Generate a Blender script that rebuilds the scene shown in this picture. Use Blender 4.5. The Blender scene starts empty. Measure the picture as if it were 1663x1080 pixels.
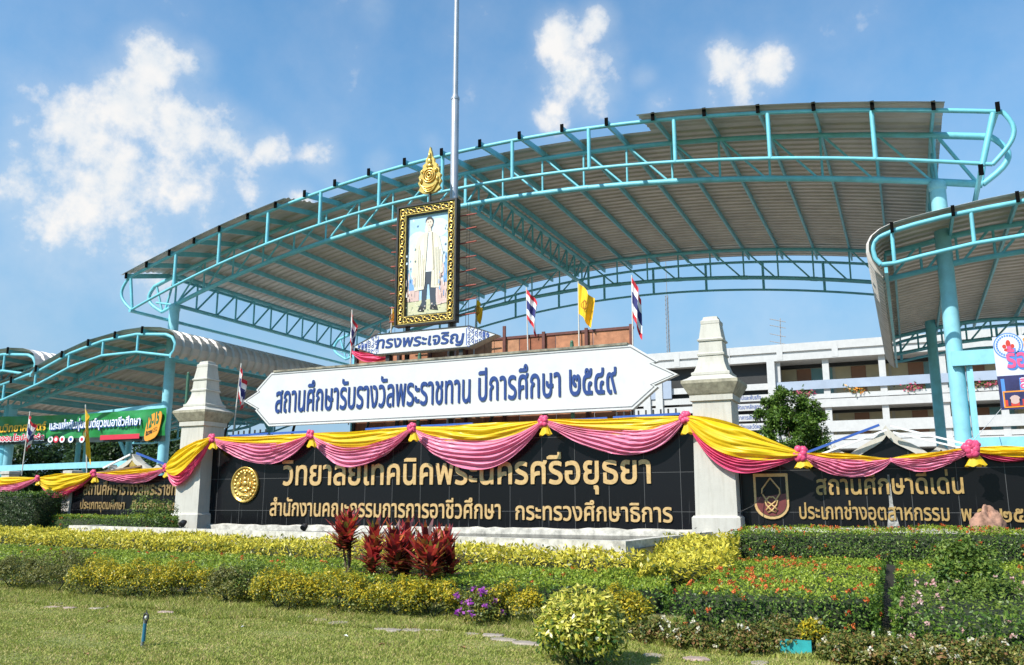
import bpy, math, random
import numpy as np
from mathutils import Vector
from mathutils.geometry import delaunay_2d_cdt, interpolate_bezier

# ------------------------------------------------------------------ camera, sky, sun, exposure
SC = bpy.context.scene
COL = SC.collection
R = math.radians
F, PITCH, EYE, YAW = 1400.0, R(11.3), 1.6, R(24.5)
cam = bpy.data.cameras.new('camera'); cam_o = bpy.data.objects.new('camera', cam); COL.objects.link(cam_o)
cam_o.location = (0, 0, EYE); cam_o.rotation_euler = (R(90) + PITCH, 0, YAW)
cam.sensor_width = 36; cam.lens = 36 * F / 1663; cam.clip_end = 6000; cam.clip_start = 0.1
SC.camera = cam_o
SC.view_settings.view_transform = 'Standard'; SC.view_settings.look = 'None'
SC.view_settings.exposure = 0.56; SC.view_settings.gamma = 1
SUN_EL, SUN_AZ = R(44), R(206)            # azimuth clockwise from +Y
sd = Vector((math.sin(SUN_AZ) * math.cos(SUN_EL), math.cos(SUN_AZ) * math.cos(SUN_EL), math.sin(SUN_EL)))
sun = bpy.data.lights.new('sun', 'SUN'); sun.energy = 4.2; sun.angle = R(0.5); sun.color = (1, .95, .87)
sun_o = bpy.data.objects.new('sun', sun); COL.objects.link(sun_o); sun_o.location = (0, 0, 50)
sun_o.rotation_euler = sd.to_track_quat('Z', 'Y').to_euler()

ca, sa = math.cos(YAW), math.sin(YAW)
def ray(px, py):
    x = (px - 831.5) / F; y = (540 - py) / F
    X, Y, Z = x, math.cos(PITCH) - y * math.sin(PITCH), math.sin(PITCH) + y * math.cos(PITCH)
    return X * ca - Y * sa, X * sa + Y * ca, Z
def on_v(px, py, v):                       # photograph pixel -> (u, z) on the upright plane at depth v
    d = ray(px, py); t = v / d[1]
    return d[0] * t, d[2] * t + EYE
def pv(px, py, v):
    u, z = on_v(px, py, v); return (u, v, z)
def on_z(px, py, z):
    d = ray(px, py); t = (z - EYE) / d[2]
    return (d[0] * t, d[1] * t, z)

def make_world():
    w = bpy.data.worlds.new('World'); SC.world = w; w.use_nodes = True
    nt = w.node_tree; N = nt.nodes; L = nt.links
    bg = N['Background']; out = N['World Output']
    sky = N.new('ShaderNodeTexSky'); sky.sky_type = 'NISHITA'; sky.sun_disc = False
    sky.sun_elevation = SUN_EL; sky.sun_rotation = SUN_AZ; sky.air_density = 1.0; sky.dust_density = 0.7; sky.ozone_density = 2.2
    tint = N.new('ShaderNodeMix'); tint.data_type = 'RGBA'; tint.blend_type = 'MULTIPLY'; tint.inputs[0].default_value = 1; tint.inputs[7].default_value = (.47, .90, 1.03, 1)
    L.new(sky.outputs[0], tint.inputs[6]); L.new(tint.outputs[2], bg.inputs[0]); bg.inputs[1].default_value = 0.145
    tc = N.new('ShaderNodeTexCoord')
    nrm = N.new('ShaderNodeVectorMath'); nrm.operation = 'NORMALIZE'; L.new(tc.outputs['Generated'], nrm.inputs[0])
    blobs = [(250,105,60,1),(312,108,45,.9),(215,165,75,1),(125,205,70,.95),(300,200,85,.95),(370,225,60,.9),(430,240,42,.9),(60,275,85,.8),
             (180,290,120,.8),(310,300,105,.68),(100,355,90,.66),(225,400,85,.66),(20,300,60,.7),(240,450,90,.55),(340,370,95,.55),(120,430,90,.5),(450,330,80,.4),(60,160,90,.4),(30,200,40,.5),(525,255,42,.65),(490,320,30,.5),(400,310,70,.55),
             (915,60,52,.9),(968,38,42,.9),(930,125,60,.85),(965,150,55,.75),(900,185,42,.65),(985,95,40,.7),(1180,100,44,.9),
             (1252,112,46,.9),(1208,142,52,.8),(1160,160,35,.5),(615,268,30,.65),(545,290,30,.5),(1045,125,26,.55),(1065,170,30,.5),(612,15,36,.45),(700,232,25,.4)]
    acc = None
    nz = N.new('ShaderNodeTexNoise'); nz.inputs['Scale'].default_value = 9; nz.inputs['Detail'].default_value = 9; nz.inputs['Roughness'].default_value = .6
    L.new(nrm.outputs[0], nz.inputs['Vector'])
    nz2 = N.new('ShaderNodeTexNoise'); nz2.inputs['Scale'].default_value = 26; nz2.inputs['Detail'].default_value = 7; nz2.inputs['Roughness'].default_value = .6
    L.new(nrm.outputs[0], nz2.inputs['Vector'])
    for px, py, r, wgt in blobs:
        d = Vector(ray(px, py)).normalized()
        dt = N.new('ShaderNodeVectorMath'); dt.operation = 'DISTANCE'; L.new(nrm.outputs[0], dt.inputs[0]); dt.inputs[1].default_value = d
        mr = N.new('ShaderNodeMapRange'); mr.interpolation_type = 'SMOOTHSTEP'
        mr.inputs[1].default_value = 0; mr.inputs[2].default_value = r * 1.55 / F; mr.inputs[3].default_value = wgt; mr.inputs[4].default_value = 0
        L.new(dt.outputs['Value'], mr.inputs[0])
        if acc is None: acc = mr.outputs[0]
        else:
            m = N.new('ShaderNodeMath'); m.operation = 'SMOOTH_MAX'; m.inputs[2].default_value = .25
            L.new(acc, m.inputs[0]); L.new(mr.outputs[0], m.inputs[1]); acc = m.outputs[0]
    def math2(op, a, b):
        m = N.new('ShaderNodeMath'); m.operation = op
        for i, x in enumerate((a, b)):
            if isinstance(x, (int, float)): m.inputs[i].default_value = x
            else: L.new(x, m.inputs[i])
        return m.outputs[0]
    n1 = math2('MULTIPLY', math2('SUBTRACT', nz.outputs[0], .5), 1.9)
    n2 = math2('MULTIPLY', math2('SUBTRACT', nz2.outputs[0], .5), 1.1)
    dens = math2('ADD', acc, math2('ADD', n1, n2))
    mr = N.new('ShaderNodeMapRange'); mr.interpolation_type = 'SMOOTHSTEP'; L.new(dens, mr.inputs[0])
    mr.inputs[1].default_value = .25; mr.inputs[2].default_value = .95
    amt = math2('MULTIPLY', mr.outputs[0], math2('MINIMUM', math2('MULTIPLY', acc, 2.5), 1))
    # thin veil low in the sky
    sep = N.new('ShaderNodeSeparateXYZ'); L.new(nrm.outputs[0], sep.inputs[0])
    hz = N.new('ShaderNodeMapRange'); L.new(sep.outputs[2], hz.inputs[0]); hz.inputs[1].default_value = .0; hz.inputs[2].default_value = .55
    hz.inputs[3].default_value = .16; hz.inputs[4].default_value = 0
    veil = math2('MULTIPLY', math2('MINIMUM', math2('MULTIPLY', acc, 1.4), 1), math2('MULTIPLY', nz.outputs[0], .75))
    amt2 = math2('MAXIMUM', amt, math2('ADD', veil, hz.outputs[0]))
    cr = N.new('ShaderNodeMix'); cr.data_type = 'RGBA'; cm = N.new('ShaderNodeMapRange'); L.new(math2('MULTIPLY', math2('ADD', nz2.outputs[0], nz.outputs[0]), .5), cm.inputs[0]); cm.inputs[1].default_value = .36; cm.inputs[2].default_value = .60; L.new(cm.outputs[0], cr.inputs[0])
    cr.inputs[6].default_value = (.70, .80, .90, 1); cr.inputs[7].default_value = (.98, .97, .96, 1)
    cb = N.new('ShaderNodeBackground'); L.new(cr.outputs[2], cb.inputs[0]); cb.inputs[1].default_value = 0.66
    lowc = N.new('ShaderNodeBackground'); lowc.inputs[0].default_value = (.155, .30, .46, 1); lowc.inputs[1].default_value = 1.0
    lw = N.new('ShaderNodeMapRange'); lw.interpolation_type = 'SMOOTHSTEP'; L.new(sep.outputs[2], lw.inputs[0]); lw.inputs[1].default_value = .05; lw.inputs[2].default_value = .52; lw.inputs[3].default_value = .85; lw.inputs[4].default_value = 0
    ml = N.new('ShaderNodeMixShader'); L.new(lw.outputs[0], ml.inputs[0]); L.new(bg.outputs[0], ml.inputs[1]); L.new(lowc.outputs[0], ml.inputs[2])
    mx = N.new('ShaderNodeMixShader'); L.new(amt2, mx.inputs[0]); L.new(ml.outputs[0], mx.inputs[1]); L.new(cb.outputs[0], mx.inputs[2])
    L.new(mx.outputs[0], out.inputs[0])
make_world()

# ------------------------------------------------------------------ materials
MATS = {}
def mat(name, col, rough=.6, var=.12, scale=6, metal=0, bump=0, bscale=40, spec=.5, col2=None):
    if name in MATS: return MATS[name]
    m = bpy.data.materials.new(name); m.use_nodes = True; MATS[name] = m
    N = m.node_tree.nodes; L = m.node_tree.links; b = N['Principled BSDF']
    b.inputs['Roughness'].default_value = rough; b.inputs['Metallic'].default_value = metal; b.inputs['Specular IOR Level'].default_value = spec
    tc = N.new('ShaderNodeTexCoord')
    if var or col2:
        nz = N.new('ShaderNodeTexNoise'); nz.inputs['Scale'].default_value = scale; nz.inputs['Detail'].default_value = 6; nz.inputs['Roughness'].default_value = .65
        L.new(tc.outputs['Object'], nz.inputs['Vector'])
        rp = N.new('ShaderNodeValToRGB'); L.new(nz.outputs[0], rp.inputs[0])
        c2 = col2 or tuple(c * (1 - var * 1.6) for c in col)
        rp.color_ramp.elements[0].position = .3; rp.color_ramp.elements[0].color = (*c2, 1)
        rp.color_ramp.elements[1].position = .68; rp.color_ramp.elements[1].color = (*(min(1, c * (1 + var * .5)) for c in col), 1)
        L.new(rp.outputs[0], b.inputs['Base Color'])
    else: b.inputs['Base Color'].default_value = (*col, 1)
    if bump:
        n2 = N.new('ShaderNodeTexNoise'); n2.inputs['Scale'].default_value = bscale; n2.inputs['Detail'].default_value = 5
        L.new(tc.outputs['Object'], n2.inputs['Vector'])
        bp = N.new('ShaderNodeBump'); bp.inputs['Strength'].default_value = bump; bp.inputs['Distance'].default_value = .02
        L.new(n2.outputs[0], bp.inputs['Height']); L.new(bp.outputs[0], b.inputs['Normal'])
    return m

def leaf_mat(name, cols, rough=.45, trans=.3, spec=.4):
    """cols: list of (position, colour) along a random value per leaf."""
    if name in MATS: return MATS[name]
    m = bpy.data.materials.new(name); m.use_nodes = True; MATS[name] = m
    N = m.node_tree.nodes; L = m.node_tree.links; b = N['Principled BSDF']
    b.inputs['Roughness'].default_value = rough; b.inputs['Specular IOR Level'].default_value = spec
    g = N.new('ShaderNodeNewGeometry'); tc = N.new('ShaderNodeTexCoord')
    nz = N.new('ShaderNodeTexNoise'); nz.inputs['Scale'].default_value = 2.2; nz.inputs['Detail'].default_value = 3; L.new(tc.outputs['Object'], nz.inputs['Vector'])
    a = N.new('ShaderNodeMath'); a.operation = 'MULTIPLY_ADD'; L.new(nz.outputs[0], a.inputs[0]); a.inputs[1].default_value = .9; a.inputs[2].default_value = -.45
    s = N.new('ShaderNodeMath'); s.operation = 'ADD'; s.use_clamp = True; L.new(a.outputs[0], s.inputs[0]); L.new(g.outputs['Random Per Island'], s.inputs[1])
    rp = N.new('ShaderNodeValToRGB'); L.new(s.outputs[0], rp.inputs[0]); e = rp.color_ramp.elements
    while len(e) < len(cols): e.new(.5)
    for i, (p, c) in enumerate(cols): e[i].position = p; e[i].color = (*c, 1)
    L.new(rp.outputs[0], b.inputs['Base Color'])
    t = N.new('ShaderNodeBsdfTranslucent'); L.new(rp.outputs[0], t.inputs[0])
    mx = N.new('ShaderNodeMixShader'); mx.inputs[0].default_value = trans
    L.new(b.outputs[0], mx.inputs[1]); L.new(t.outputs[0], mx.inputs[2]); L.new(mx.outputs[0], N['Material Output'].inputs[0])
    return m

def cloth_mat(name, col, sheen=.3, trans=.25):
    m = mat(name, col, .38, .08, 7, spec=.45)
    N = m.node_tree.nodes; L = m.node_tree.links; b = N['Principled BSDF']
    b.inputs['Sheen Weight'].default_value = sheen; b.inputs['Sheen Roughness'].default_value = .35; b.inputs['Sheen Tint'].default_value = (*(min(1, .35+.65*c) for c in col), 1)
    t = N.new('ShaderNodeBsdfTranslucent'); t.inputs[0].default_value = (*col, 1)
    mx = N.new('ShaderNodeMixShader'); mx.inputs[0].default_value = trans
    L.new(b.outputs[0], mx.inputs[1]); L.new(t.outputs[0], mx.inputs[2]); L.new(mx.outputs[0], N['Material Output'].inputs[0])
    return m

def streaky(name, col, rough, stain, lo, hi, bump=0):
    """painted wall with rain streaks of a darker tone"""
    m = mat(name, col, rough, .07, 1.6, bump=bump, bscale=60); N = m.node_tree.nodes; L = m.node_tree.links; b = N['Principled BSDF']
    src = b.inputs['Base Color'].links[0].from_socket; tc = N.new('ShaderNodeTexCoord'); mp = N.new('ShaderNodeMapping'); mp.inputs['Scale'].default_value = (5, 5, .55); L.new(tc.outputs['Object'], mp.inputs[0])
    nz = N.new('ShaderNodeTexNoise'); nz.inputs['Scale'].default_value = 1.6; nz.inputs['Detail'].default_value = 8; nz.inputs['Roughness'].default_value = .7; L.new(mp.outputs[0], nz.inputs[0])
    mr = N.new('ShaderNodeMapRange'); L.new(nz.outputs[0], mr.inputs[0]); mr.inputs[1].default_value = lo-.12; mr.inputs[2].default_value = hi; mr.inputs[4].default_value = .8
    mx = N.new('ShaderNodeMix'); mx.data_type = 'RGBA'; L.new(mr.outputs[0], mx.inputs[0]); L.new(src, mx.inputs[6]); mx.inputs[7].default_value = (*stain, 1); L.new(mx.outputs[2], b.inputs['Base Color'])
    return m
TEAL = mat('teal_paint', (.165, .53, .64), .45, .2, 2.2, spec=.45, col2=(.15, .43, .50))
TEALP = mat('pale_blue_paint', (.28, .62, .72), .4, .1, 3)
SHEET = mat('galvanised_sheet', (.57, .525, .485), .42, .14, .8, metal=.1)
BLACKCAP = mat('black_cap', (.004, .004, .004), .9, 0, spec=.05)
WHITE = streaky('white_paint', (.62, .62, .605), .5, (.46,.42,.37), .70, .84)
STUCCO = streaky('white_stucco', (.545, .52, .46), .8, (.36,.33,.27), .60, .82, .3)
STONEW = mat('weathered_ledge', (.64, .60, .52), .8, .35, 5, bump=.3, bscale=50)
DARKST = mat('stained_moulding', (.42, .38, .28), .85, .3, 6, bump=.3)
GOLD = mat('gold_paint', (.70, .46, .20), .36, .15, 14, metal=.2)
GOLDM = mat('gilded_relief', (.85, .55, .14), .26, .25, 20, metal=.7)
PINK = cloth_mat('pink_cloth', (.90, .11, .25)); PINKL = cloth_mat('light_pink_cloth', (.93, .27, .43), sheen=.9)
YEL = cloth_mat('yellow_cloth', (.98, .67, .02), trans=.35)
BLUEL = mat('blue_letter', (.016, .05, .21), .4, .1, 9)
RUST = mat('rust_panel', (.47, .20, .10), .75, .3, 3, bump=.2, bscale=30)
RUSTD = mat('dark_red_steel', (.13, .035, .025), .6, .25, 8)
DARKM = mat('dark_steel', (.03, .03, .03), .5, .2, 9)
SOIL = None

def granite():
    m = mat('black_granite', (.010, .010, .011), .22, 0, spec=.22)
    N = m.node_tree.nodes; L = m.node_tree.links; b = N['Principled BSDF']
    tc = N.new('ShaderNodeTexCoord'); sp = N.new('ShaderNodeSeparateXYZ'); L.new(tc.outputs['Object'], sp.inputs[0])
    cb = N.new('ShaderNodeCombineXYZ'); L.new(sp.outputs[0], cb.inputs[0]); L.new(sp.outputs[2], cb.inputs[1])
    br = N.new('ShaderNodeTexBrick'); br.offset = 0; br.inputs['Scale'].default_value = 1; br.inputs['Brick Width'].default_value = .98; br.inputs['Row Height'].default_value = 1.02
    br.inputs['Mortar Size'].default_value = .006; br.inputs['Color1'].default_value = (.006, .006, .007, 1); br.inputs['Color2'].default_value = (.010, .010, .012, 1)
    br.inputs['Mortar'].default_value = (.10, .10, .10, 1); L.new(cb.outputs[0], br.inputs['Vector'])
    # lime streaks run down from the joints and gather low on the slabs
    mp = N.new('ShaderNodeMapping'); mp.inputs['Scale'].default_value = (7, 7, .35); L.new(tc.outputs['Object'], mp.inputs[0])
    nz = N.new('ShaderNodeTexNoise'); nz.inputs['Scale'].default_value = 2.0; nz.inputs['Detail'].default_value = 5; L.new(mp.outputs[0], nz.inputs['Vector'])
    mr = N.new('ShaderNodeMapRange'); L.new(nz.outputs[0], mr.inputs[0]); mr.inputs[1].default_value = .62; mr.inputs[2].default_value = .78; mr.inputs[4].default_value = .32
    mz = N.new('ShaderNodeMapRange'); L.new(sp.outputs[2], mz.inputs[0]); mz.inputs[1].default_value = 1.55; mz.inputs[2].default_value = .3; mz.inputs[3].default_value = .0; mz.inputs[4].default_value = 1
    mu = N.new('ShaderNodeMath'); mu.operation = 'MULTIPLY'; L.new(mr.outputs[0], mu.inputs[0]); L.new(mz.outputs[0], mu.inputs[1])
    mx = N.new('ShaderNodeMix'); mx.data_type = 'RGBA'; L.new(mu.outputs[0], mx.inputs[0]); L.new(br.outputs[0], mx.inputs[6]); mx.inputs[7].default_value = (.42, .43, .44, 1)
    L.new(mx.outputs[2], b.inputs['Base Color'])
    return m
GRANITE = granite()

# ------------------------------------------------------------------ mesh helpers
class MB:
    def __init__(s): s.v = []; s.f = []; s.m = []; s.sm = []
    def add(s, vs, fs, m=0, smooth=False):
        o = len(s.v); s.v += [tuple(map(float, p)) for p in vs]
        for f in fs: s.f.append([i + o for i in f]); s.m.append(m); s.sm.append(smooth)
        return s
    def box(s, a, b, m=0):
        (x0, y0, z0), (x1, y1, z1) = a, b
        x0, x1 = min(x0, x1), max(x0, x1); y0, y1 = min(y0, y1), max(y0, y1); z0, z1 = min(z0, z1), max(z0, z1)
        vs = [(x0,y0,z0),(x1,y0,z0),(x1,y1,z0),(x0,y1,z0),(x0,y0,z1),(x1,y0,z1),(x1,y1,z1),(x0,y1,z1)]
        return s.add(vs, [(0,3,2,1),(4,5,6,7),(0,1,5,4),(1,2,6,5),(2,3,7,6),(3,0,4,7)], m)
    def path(s, pts, r, seg=8, m=0, cap=True):
        P = [Vector(p) for p in pts]; n = len(P); rs = r if isinstance(r, (list, tuple)) else [r] * n
        rings = []; up = None
        for i in range(n):
            t = (P[min(i+1, n-1)] - P[max(i-1, 0)]).normalized()
            if up is None: up = Vector((0,0,1)) if abs(t.z) < .9 else Vector((0,1,0))
            a = t.cross(up)
            if a.length < 1e-4: a = t.cross(Vector((1,0,0)))
            a.normalize(); b = a.cross(t).normalized(); up = b
            rings.append([P[i] + (a * math.cos(2*math.pi*k/seg) + b * math.sin(2*math.pi*k/seg)) * rs[i] for k in range(seg)])
        vs = [q for g in rings for q in g]; fs = []
        for i in range(n-1):
            for k in range(seg): fs.append((i*seg+k, i*seg+(k+1)%seg, (i+1)*seg+(k+1)%seg, (i+1)*seg+k))
        s.add(vs, fs, m, True)
        if cap:
            s.add(rings[0], [tuple(range(seg))[::-1]], m); s.add(rings[-1], [tuple(range(seg))], m)
        return s
    def tube(s, a, b, r, seg=8, m=0): return s.path([a, b], r, seg, m)
    def bar(s, a, b, w, h, m=0):           # rectangular bar from a to b, w sideways, h upwards
        a, b = Vector(a), Vector(b); t = (b - a).normalized(); up = Vector((0,0,1)) if abs(t.z) < .95 else Vector((0,1,0))
        x = t.cross(up).normalized() * w / 2; y = x.cross(t).normalized() * h / 2
        vs = [p + i * x + j * y for p in (a, b) for i, j in ((-1,-1),(1,-1),(1,1),(-1,1))]
        return s.add(vs, [(3,2,1,0),(4,5,6,7),(0,1,5,4),(1,2,6,5),(2,3,7,6),(3,0,4,7)], m)
    def prism(s, out, v0, v1, m=0):        # outline of (u, z), counter-clockwise seen from the camera side, from v0 (front) to v1
        n = len(out); vs = [(p[0], v0, p[1]) for p in out] + [(p[0], v1, p[1]) for p in out]
        fs = [tuple(range(n)), tuple(range(2*n-1, n-1, -1))] + [((i+1) % n, i, n+i, n+(i+1) % n) for i in range(n)]
        return s.add(vs, fs, m)
    def grid(s, fn, nu, nv, m=0, smooth=True):
        vs = [fn(i / nu, j / nv) for j in range(nv+1) for i in range(nu+1)]
        fs = [(j*(nu+1)+i, j*(nu+1)+i+1, (j+1)*(nu+1)+i+1, (j+1)*(nu+1)+i) for j in range(nv) for i in range(nu)]
        return s.add(vs, fs, m, smooth)
    def square(s, cx, cy, prof, m=0):      # square section profile: list of (half width, z[, material])
        vs = []; fs = []; n = len(prof)
        for p in prof:
            h, z = p[:2]; vs += [(cx-h,cy-h,z),(cx+h,cy-h,z),(cx+h,cy+h,z),(cx-h,cy+h,z)]
        s.add(vs, [(3,2,1,0), tuple(range(4*n-4, 4*n))], m)
        for i in range(n-1):
            s.add(vs[4*i:4*i+8], [(k, (k+1)%4, 4+(k+1)%4, 4+k) for k in range(4)], prof[i][2] if len(prof[i]) > 2 else m)
        return s
    def lathe(s, c, prof, seg=20, m=0, sx=1, sy=1):
        vs = [(c[0]+r*sx*math.cos(2*math.pi*k/seg), c[1]+r*sy*math.sin(2*math.pi*k/seg), c[2]+z) for r, z in prof for k in range(seg)]
        fs = [(i*seg+k, i*seg+(k+1)%seg, (i+1)*seg+(k+1)%seg, (i+1)*seg+k) for i in range(len(prof)-1) for k in range(seg)]
        return s.add(vs, fs, m, True)
    def ball(s, c, r, m=0, nu=14, nv=9, fn=None):
        def g(a, b):
            th = 2*math.pi*a; ph = math.pi*(b-.5); k = fn(th, ph) if fn else 1
            return (c[0]+r[0]*k*math.cos(ph)*math.cos(th), c[1]+r[1]*k*math.cos(ph)*math.sin(th), c[2]+r[2]*k*math.sin(ph))
        return s.grid(g, nu, nv, m)
    def build(s, name, mats, parent=None, base=None, **props):
        me = bpy.data.meshes.new(name); o = bpy.data.objects.new(name, me); COL.objects.link(o)
        off = Vector((0,0,0))
        if parent is not None: o.parent = parent; off = org(parent)
        elif base is not None: o.location = base; off = Vector(base)
        if base is not None and parent is not None: o.location = Vector(base) - off; off = Vector(base)
        o['_o'] = tuple(off)
        me.from_pydata([(a-off.x, b-off.y, c-off.z) for a, b, c in s.v], [], s.f)
        for x in (mats if isinstance(mats, (list, tuple)) else [mats]): me.materials.append(x)
        me.polygons.foreach_set('material_index', s.m); me.polygons.foreach_set('use_smooth', s.sm); me.update()
        tag(o, **props); return o
def org(o): return Vector(o['_o'])
def tag(o, label=None, cat=None, group=None, kind=None):
    for k, x in (('label', label), ('category', cat), ('group', group), ('kind', kind)):
        if x: o[k] = x
    return o
def empty(name, loc, label=None, cat=None, group=None):
    o = bpy.data.objects.new(name, None); COL.objects.link(o); o.location = loc; o['_o'] = tuple(map(float, loc)); o.empty_display_size = .2
    return tag(o, label, cat, group)
def copy_tree(o, dx, parent=None, **props):
    c = o.copy(); COL.objects.link(c)
    if parent is not None: c.parent = parent
    else: c.location = o.location + Vector(dx); c['_o'] = tuple(org(o) + Vector(dx))
    for ch in [x for x in COL.objects if x.parent == o]: copy_tree(ch, dx, c)
    tag(c, **props); return c

rng = np.random.default_rng(7); random.seed(7)
def unit(a): return a / np.maximum(np.linalg.norm(a, axis=1, keepdims=True), 1e-6)
def leaf_arrays(P, Nn, L, asp=.45, fold=.12, droop=.3):
    """one folded four-point leaf per point: returns verts (n*4,3)"""
    n = len(P); L = np.broadcast_to(L, (n,)).reshape(n, 1) * rng.uniform(.7, 1.3, (n, 1))
    t = unit(np.cross(Nn, rng.normal(size=(n, 3))) + Nn * rng.uniform(-droop, droop * 1.6, (n, 1))); b = unit(np.cross(Nn, t)); m = np.cross(t, b)
    w = L * asp / 2
    return np.stack([P, P + t*L*.5 + b*w - m*L*fold, P + t*L, P + t*L*.5 - b*w - m*L*fold], 1).reshape(-1, 3)
def leaf_mesh(name, verts_list, mats, parent, extra=None, base=None, **props):
    """verts_list: list of (verts, material index), quads of 4; extra: MB with other faces"""
    off = org(parent) if parent is not None else Vector(base)
    V = np.concatenate([v for v, _ in verts_list]); mi = np.concatenate([np.full(len(v)//4, i) for v, i in verts_list])
    nq = len(V) // 4; loops = np.arange(nq*4); ls = np.arange(nq) * 4; lt = np.full(nq, 4)
    if extra:
        ev = np.array(extra.v); el = np.concatenate([np.array(f) for f in extra.f]) + len(V); et = np.array([len(f) for f in extra.f])
        es = np.concatenate([[0], np.cumsum(et)[:-1]]) + len(loops)
        V = np.concatenate([V, ev]); loops = np.concatenate([loops, el]); ls = np.concatenate([ls, es]); lt = np.concatenate([lt, et]); mi = np.concatenate([mi, np.array(extra.m)])
    V = V - np.array(off)
    me = bpy.data.meshes.new(name); me.vertices.add(len(V)); me.vertices.foreach_set('co', V.astype(np.float32).ravel())
    me.loops.add(len(loops)); me.loops.foreach_set('vertex_index', loops.astype(np.int32))
    me.polygons.add(len(ls)); me.polygons.foreach_set('loop_start', ls.astype(np.int32)); me.polygons.foreach_set('material_index', mi.astype(np.int32))
    for x in mats: me.materials.append(x)
    me.update(calc_edges=True); me.validate()
    o = bpy.data.objects.new(name, me); COL.objects.link(o)
    if parent is not None: o.parent = parent
    else: o.location = base
    o['_o'] = tuple(off); tag(o, **props); return o

# ------------------------------------------------------------------ lettering: outlines of the built-in font, thickened, extruded
_tc = {}
def glyph_loops(text):
    if text in _tc: return _tc[text]
    c = bpy.data.curves.new('lettering', 'FONT'); c.body = text; c.resolution_u = 3; o = bpy.data.objects.new('lettering', c); COL.objects.link(o)
    dg = bpy.context.evaluated_depsgraph_get(); cu = o.evaluated_get(dg).to_curve(dg); loops = []
    for s in cu.splines:
        pts = []; bp = s.bezier_points; n = len(bp)
        if n:
            for i in range(n):
                a, b = bp[i], bp[(i+1) % n]
                if a.handle_right_type == 'VECTOR' and b.handle_left_type == 'VECTOR' or ((a.handle_right - a.co).cross(b.co - a.co).length < 1e-5 and (b.handle_left - b.co).cross(b.co - a.co).length < 1e-5): pts.append(a.co.to_2d())
                else: pts += [p.to_2d() for p in interpolate_bezier(a.co, a.handle_right, b.handle_left, b.co, 4)[:-1]]
        else: pts = [Vector(p.co[:2]) for p in s.points]
        q = []
        for p in pts:
            if not q or (p - q[-1]).length > 1e-4: q.append(p)
        if len(q) > 2 and (q[0]-q[-1]).length < 1e-4: q.pop()
        if len(q) > 2: loops.append(np.array([tuple(p) for p in q]))
    bpy.data.objects.remove(o); bpy.data.curves.remove(c); _tc[text] = loops
    return loops
def ref_height():
    l = np.concatenate(glyph_loops('ก')); return l[:,1].max()
def lettering(mb, text, p0, p1, hgt, v, depth, m=0, bold=.018, skew=0):
    """text on the plane v between baseline points p0, p1 (u, z); hgt = consonant height; the front stands depth before v"""
    loops = glyph_loops(text); sg = sum(.5*np.sum(l[:,0]*np.roll(l[:,1],-1)-np.roll(l[:,0],-1)*l[:,1]) for l in loops)
    out = []
    for l in loops:
        a = l - np.roll(l, 1, 0); b = np.roll(l, -1, 0) - l
        na = np.stack([a[:,1], -a[:,0]], 1); nb = np.stack([b[:,1], -b[:,0]], 1)
        na /= np.maximum(np.linalg.norm(na,axis=1,keepdims=True),1e-9); nb /= np.maximum(np.linalg.norm(nb,axis=1,keepdims=True),1e-9)
        n = na + nb; n /= np.maximum(np.linalg.norm(n,axis=1,keepdims=True), .5)
        out.append(l + n * bold * (1 if sg > 0 else -1))
    allp = np.concatenate(out); x0, x1 = allp[:,0].min(), allp[:,0].max(); rh = ref_height()
    E = []; k = 0
    for l in out: n = len(l); E += [(k+i, k+(i+1) % n) for i in range(n)]; k += n
    V, Ed, Fc, *_ = delaunay_2d_cdt([Vector(p) for p in allp], E, [], 0, 1e-5)
    Vn = np.array([tuple(p) for p in V]); Fn = np.array(Fc); cen = Vn[Fn].mean(1)
    A = np.concatenate([l for l in out]); B = np.concatenate([np.roll(l, -1, 0) for l in out])
    wn = np.zeros(len(cen))
    for i in range(0, len(cen), 400):
        c = cen[i:i+400]; ay = A[None,:,1]; by = B[None,:,1]; py = c[:,1:2]
        cr = (B[None,:,0]-A[None,:,0])*(py-ay) - (c[:,0:1]-A[None,:,0])*(by-ay)
        wn[i:i+400] = ((ay <= py) & (by > py) & (cr > 0)).sum(1) - ((ay > py) & (by <= py) & (cr < 0)).sum(1)
    keep = Fn[wn != 0]
    du, dz = p1[0]-p0[0], p1[1]-p0[1]
    def place(p):
        s = (p[0]-x0)/(x1-x0); y = p[1]/rh*hgt
        return p0[0]+du*s+skew*y, p0[1]+dz*s+y
    uv = [place(p) for p in Vn]
    nv = len(uv); vs = [(a, v-depth, b) for a, b in uv] + [(a, v+.001, b) for a, b in uv]
    fs = [tuple(f) for f in keep]; cnt = {}
    for f in keep:
        for i in range(3): cnt[(f[i], f[(i+1) % 3])] = 1
    for a, b in list(cnt):
        if (b, a) not in cnt: fs.append((b, a, nv+a, nv+b))
    used = sorted({i for f in fs for i in f}); re = {j: i for i, j in enumerate(used)}
    mb.add([vs[j] for j in used], [tuple(re[i] for i in f) for f in fs], m)
    return mb
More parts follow.
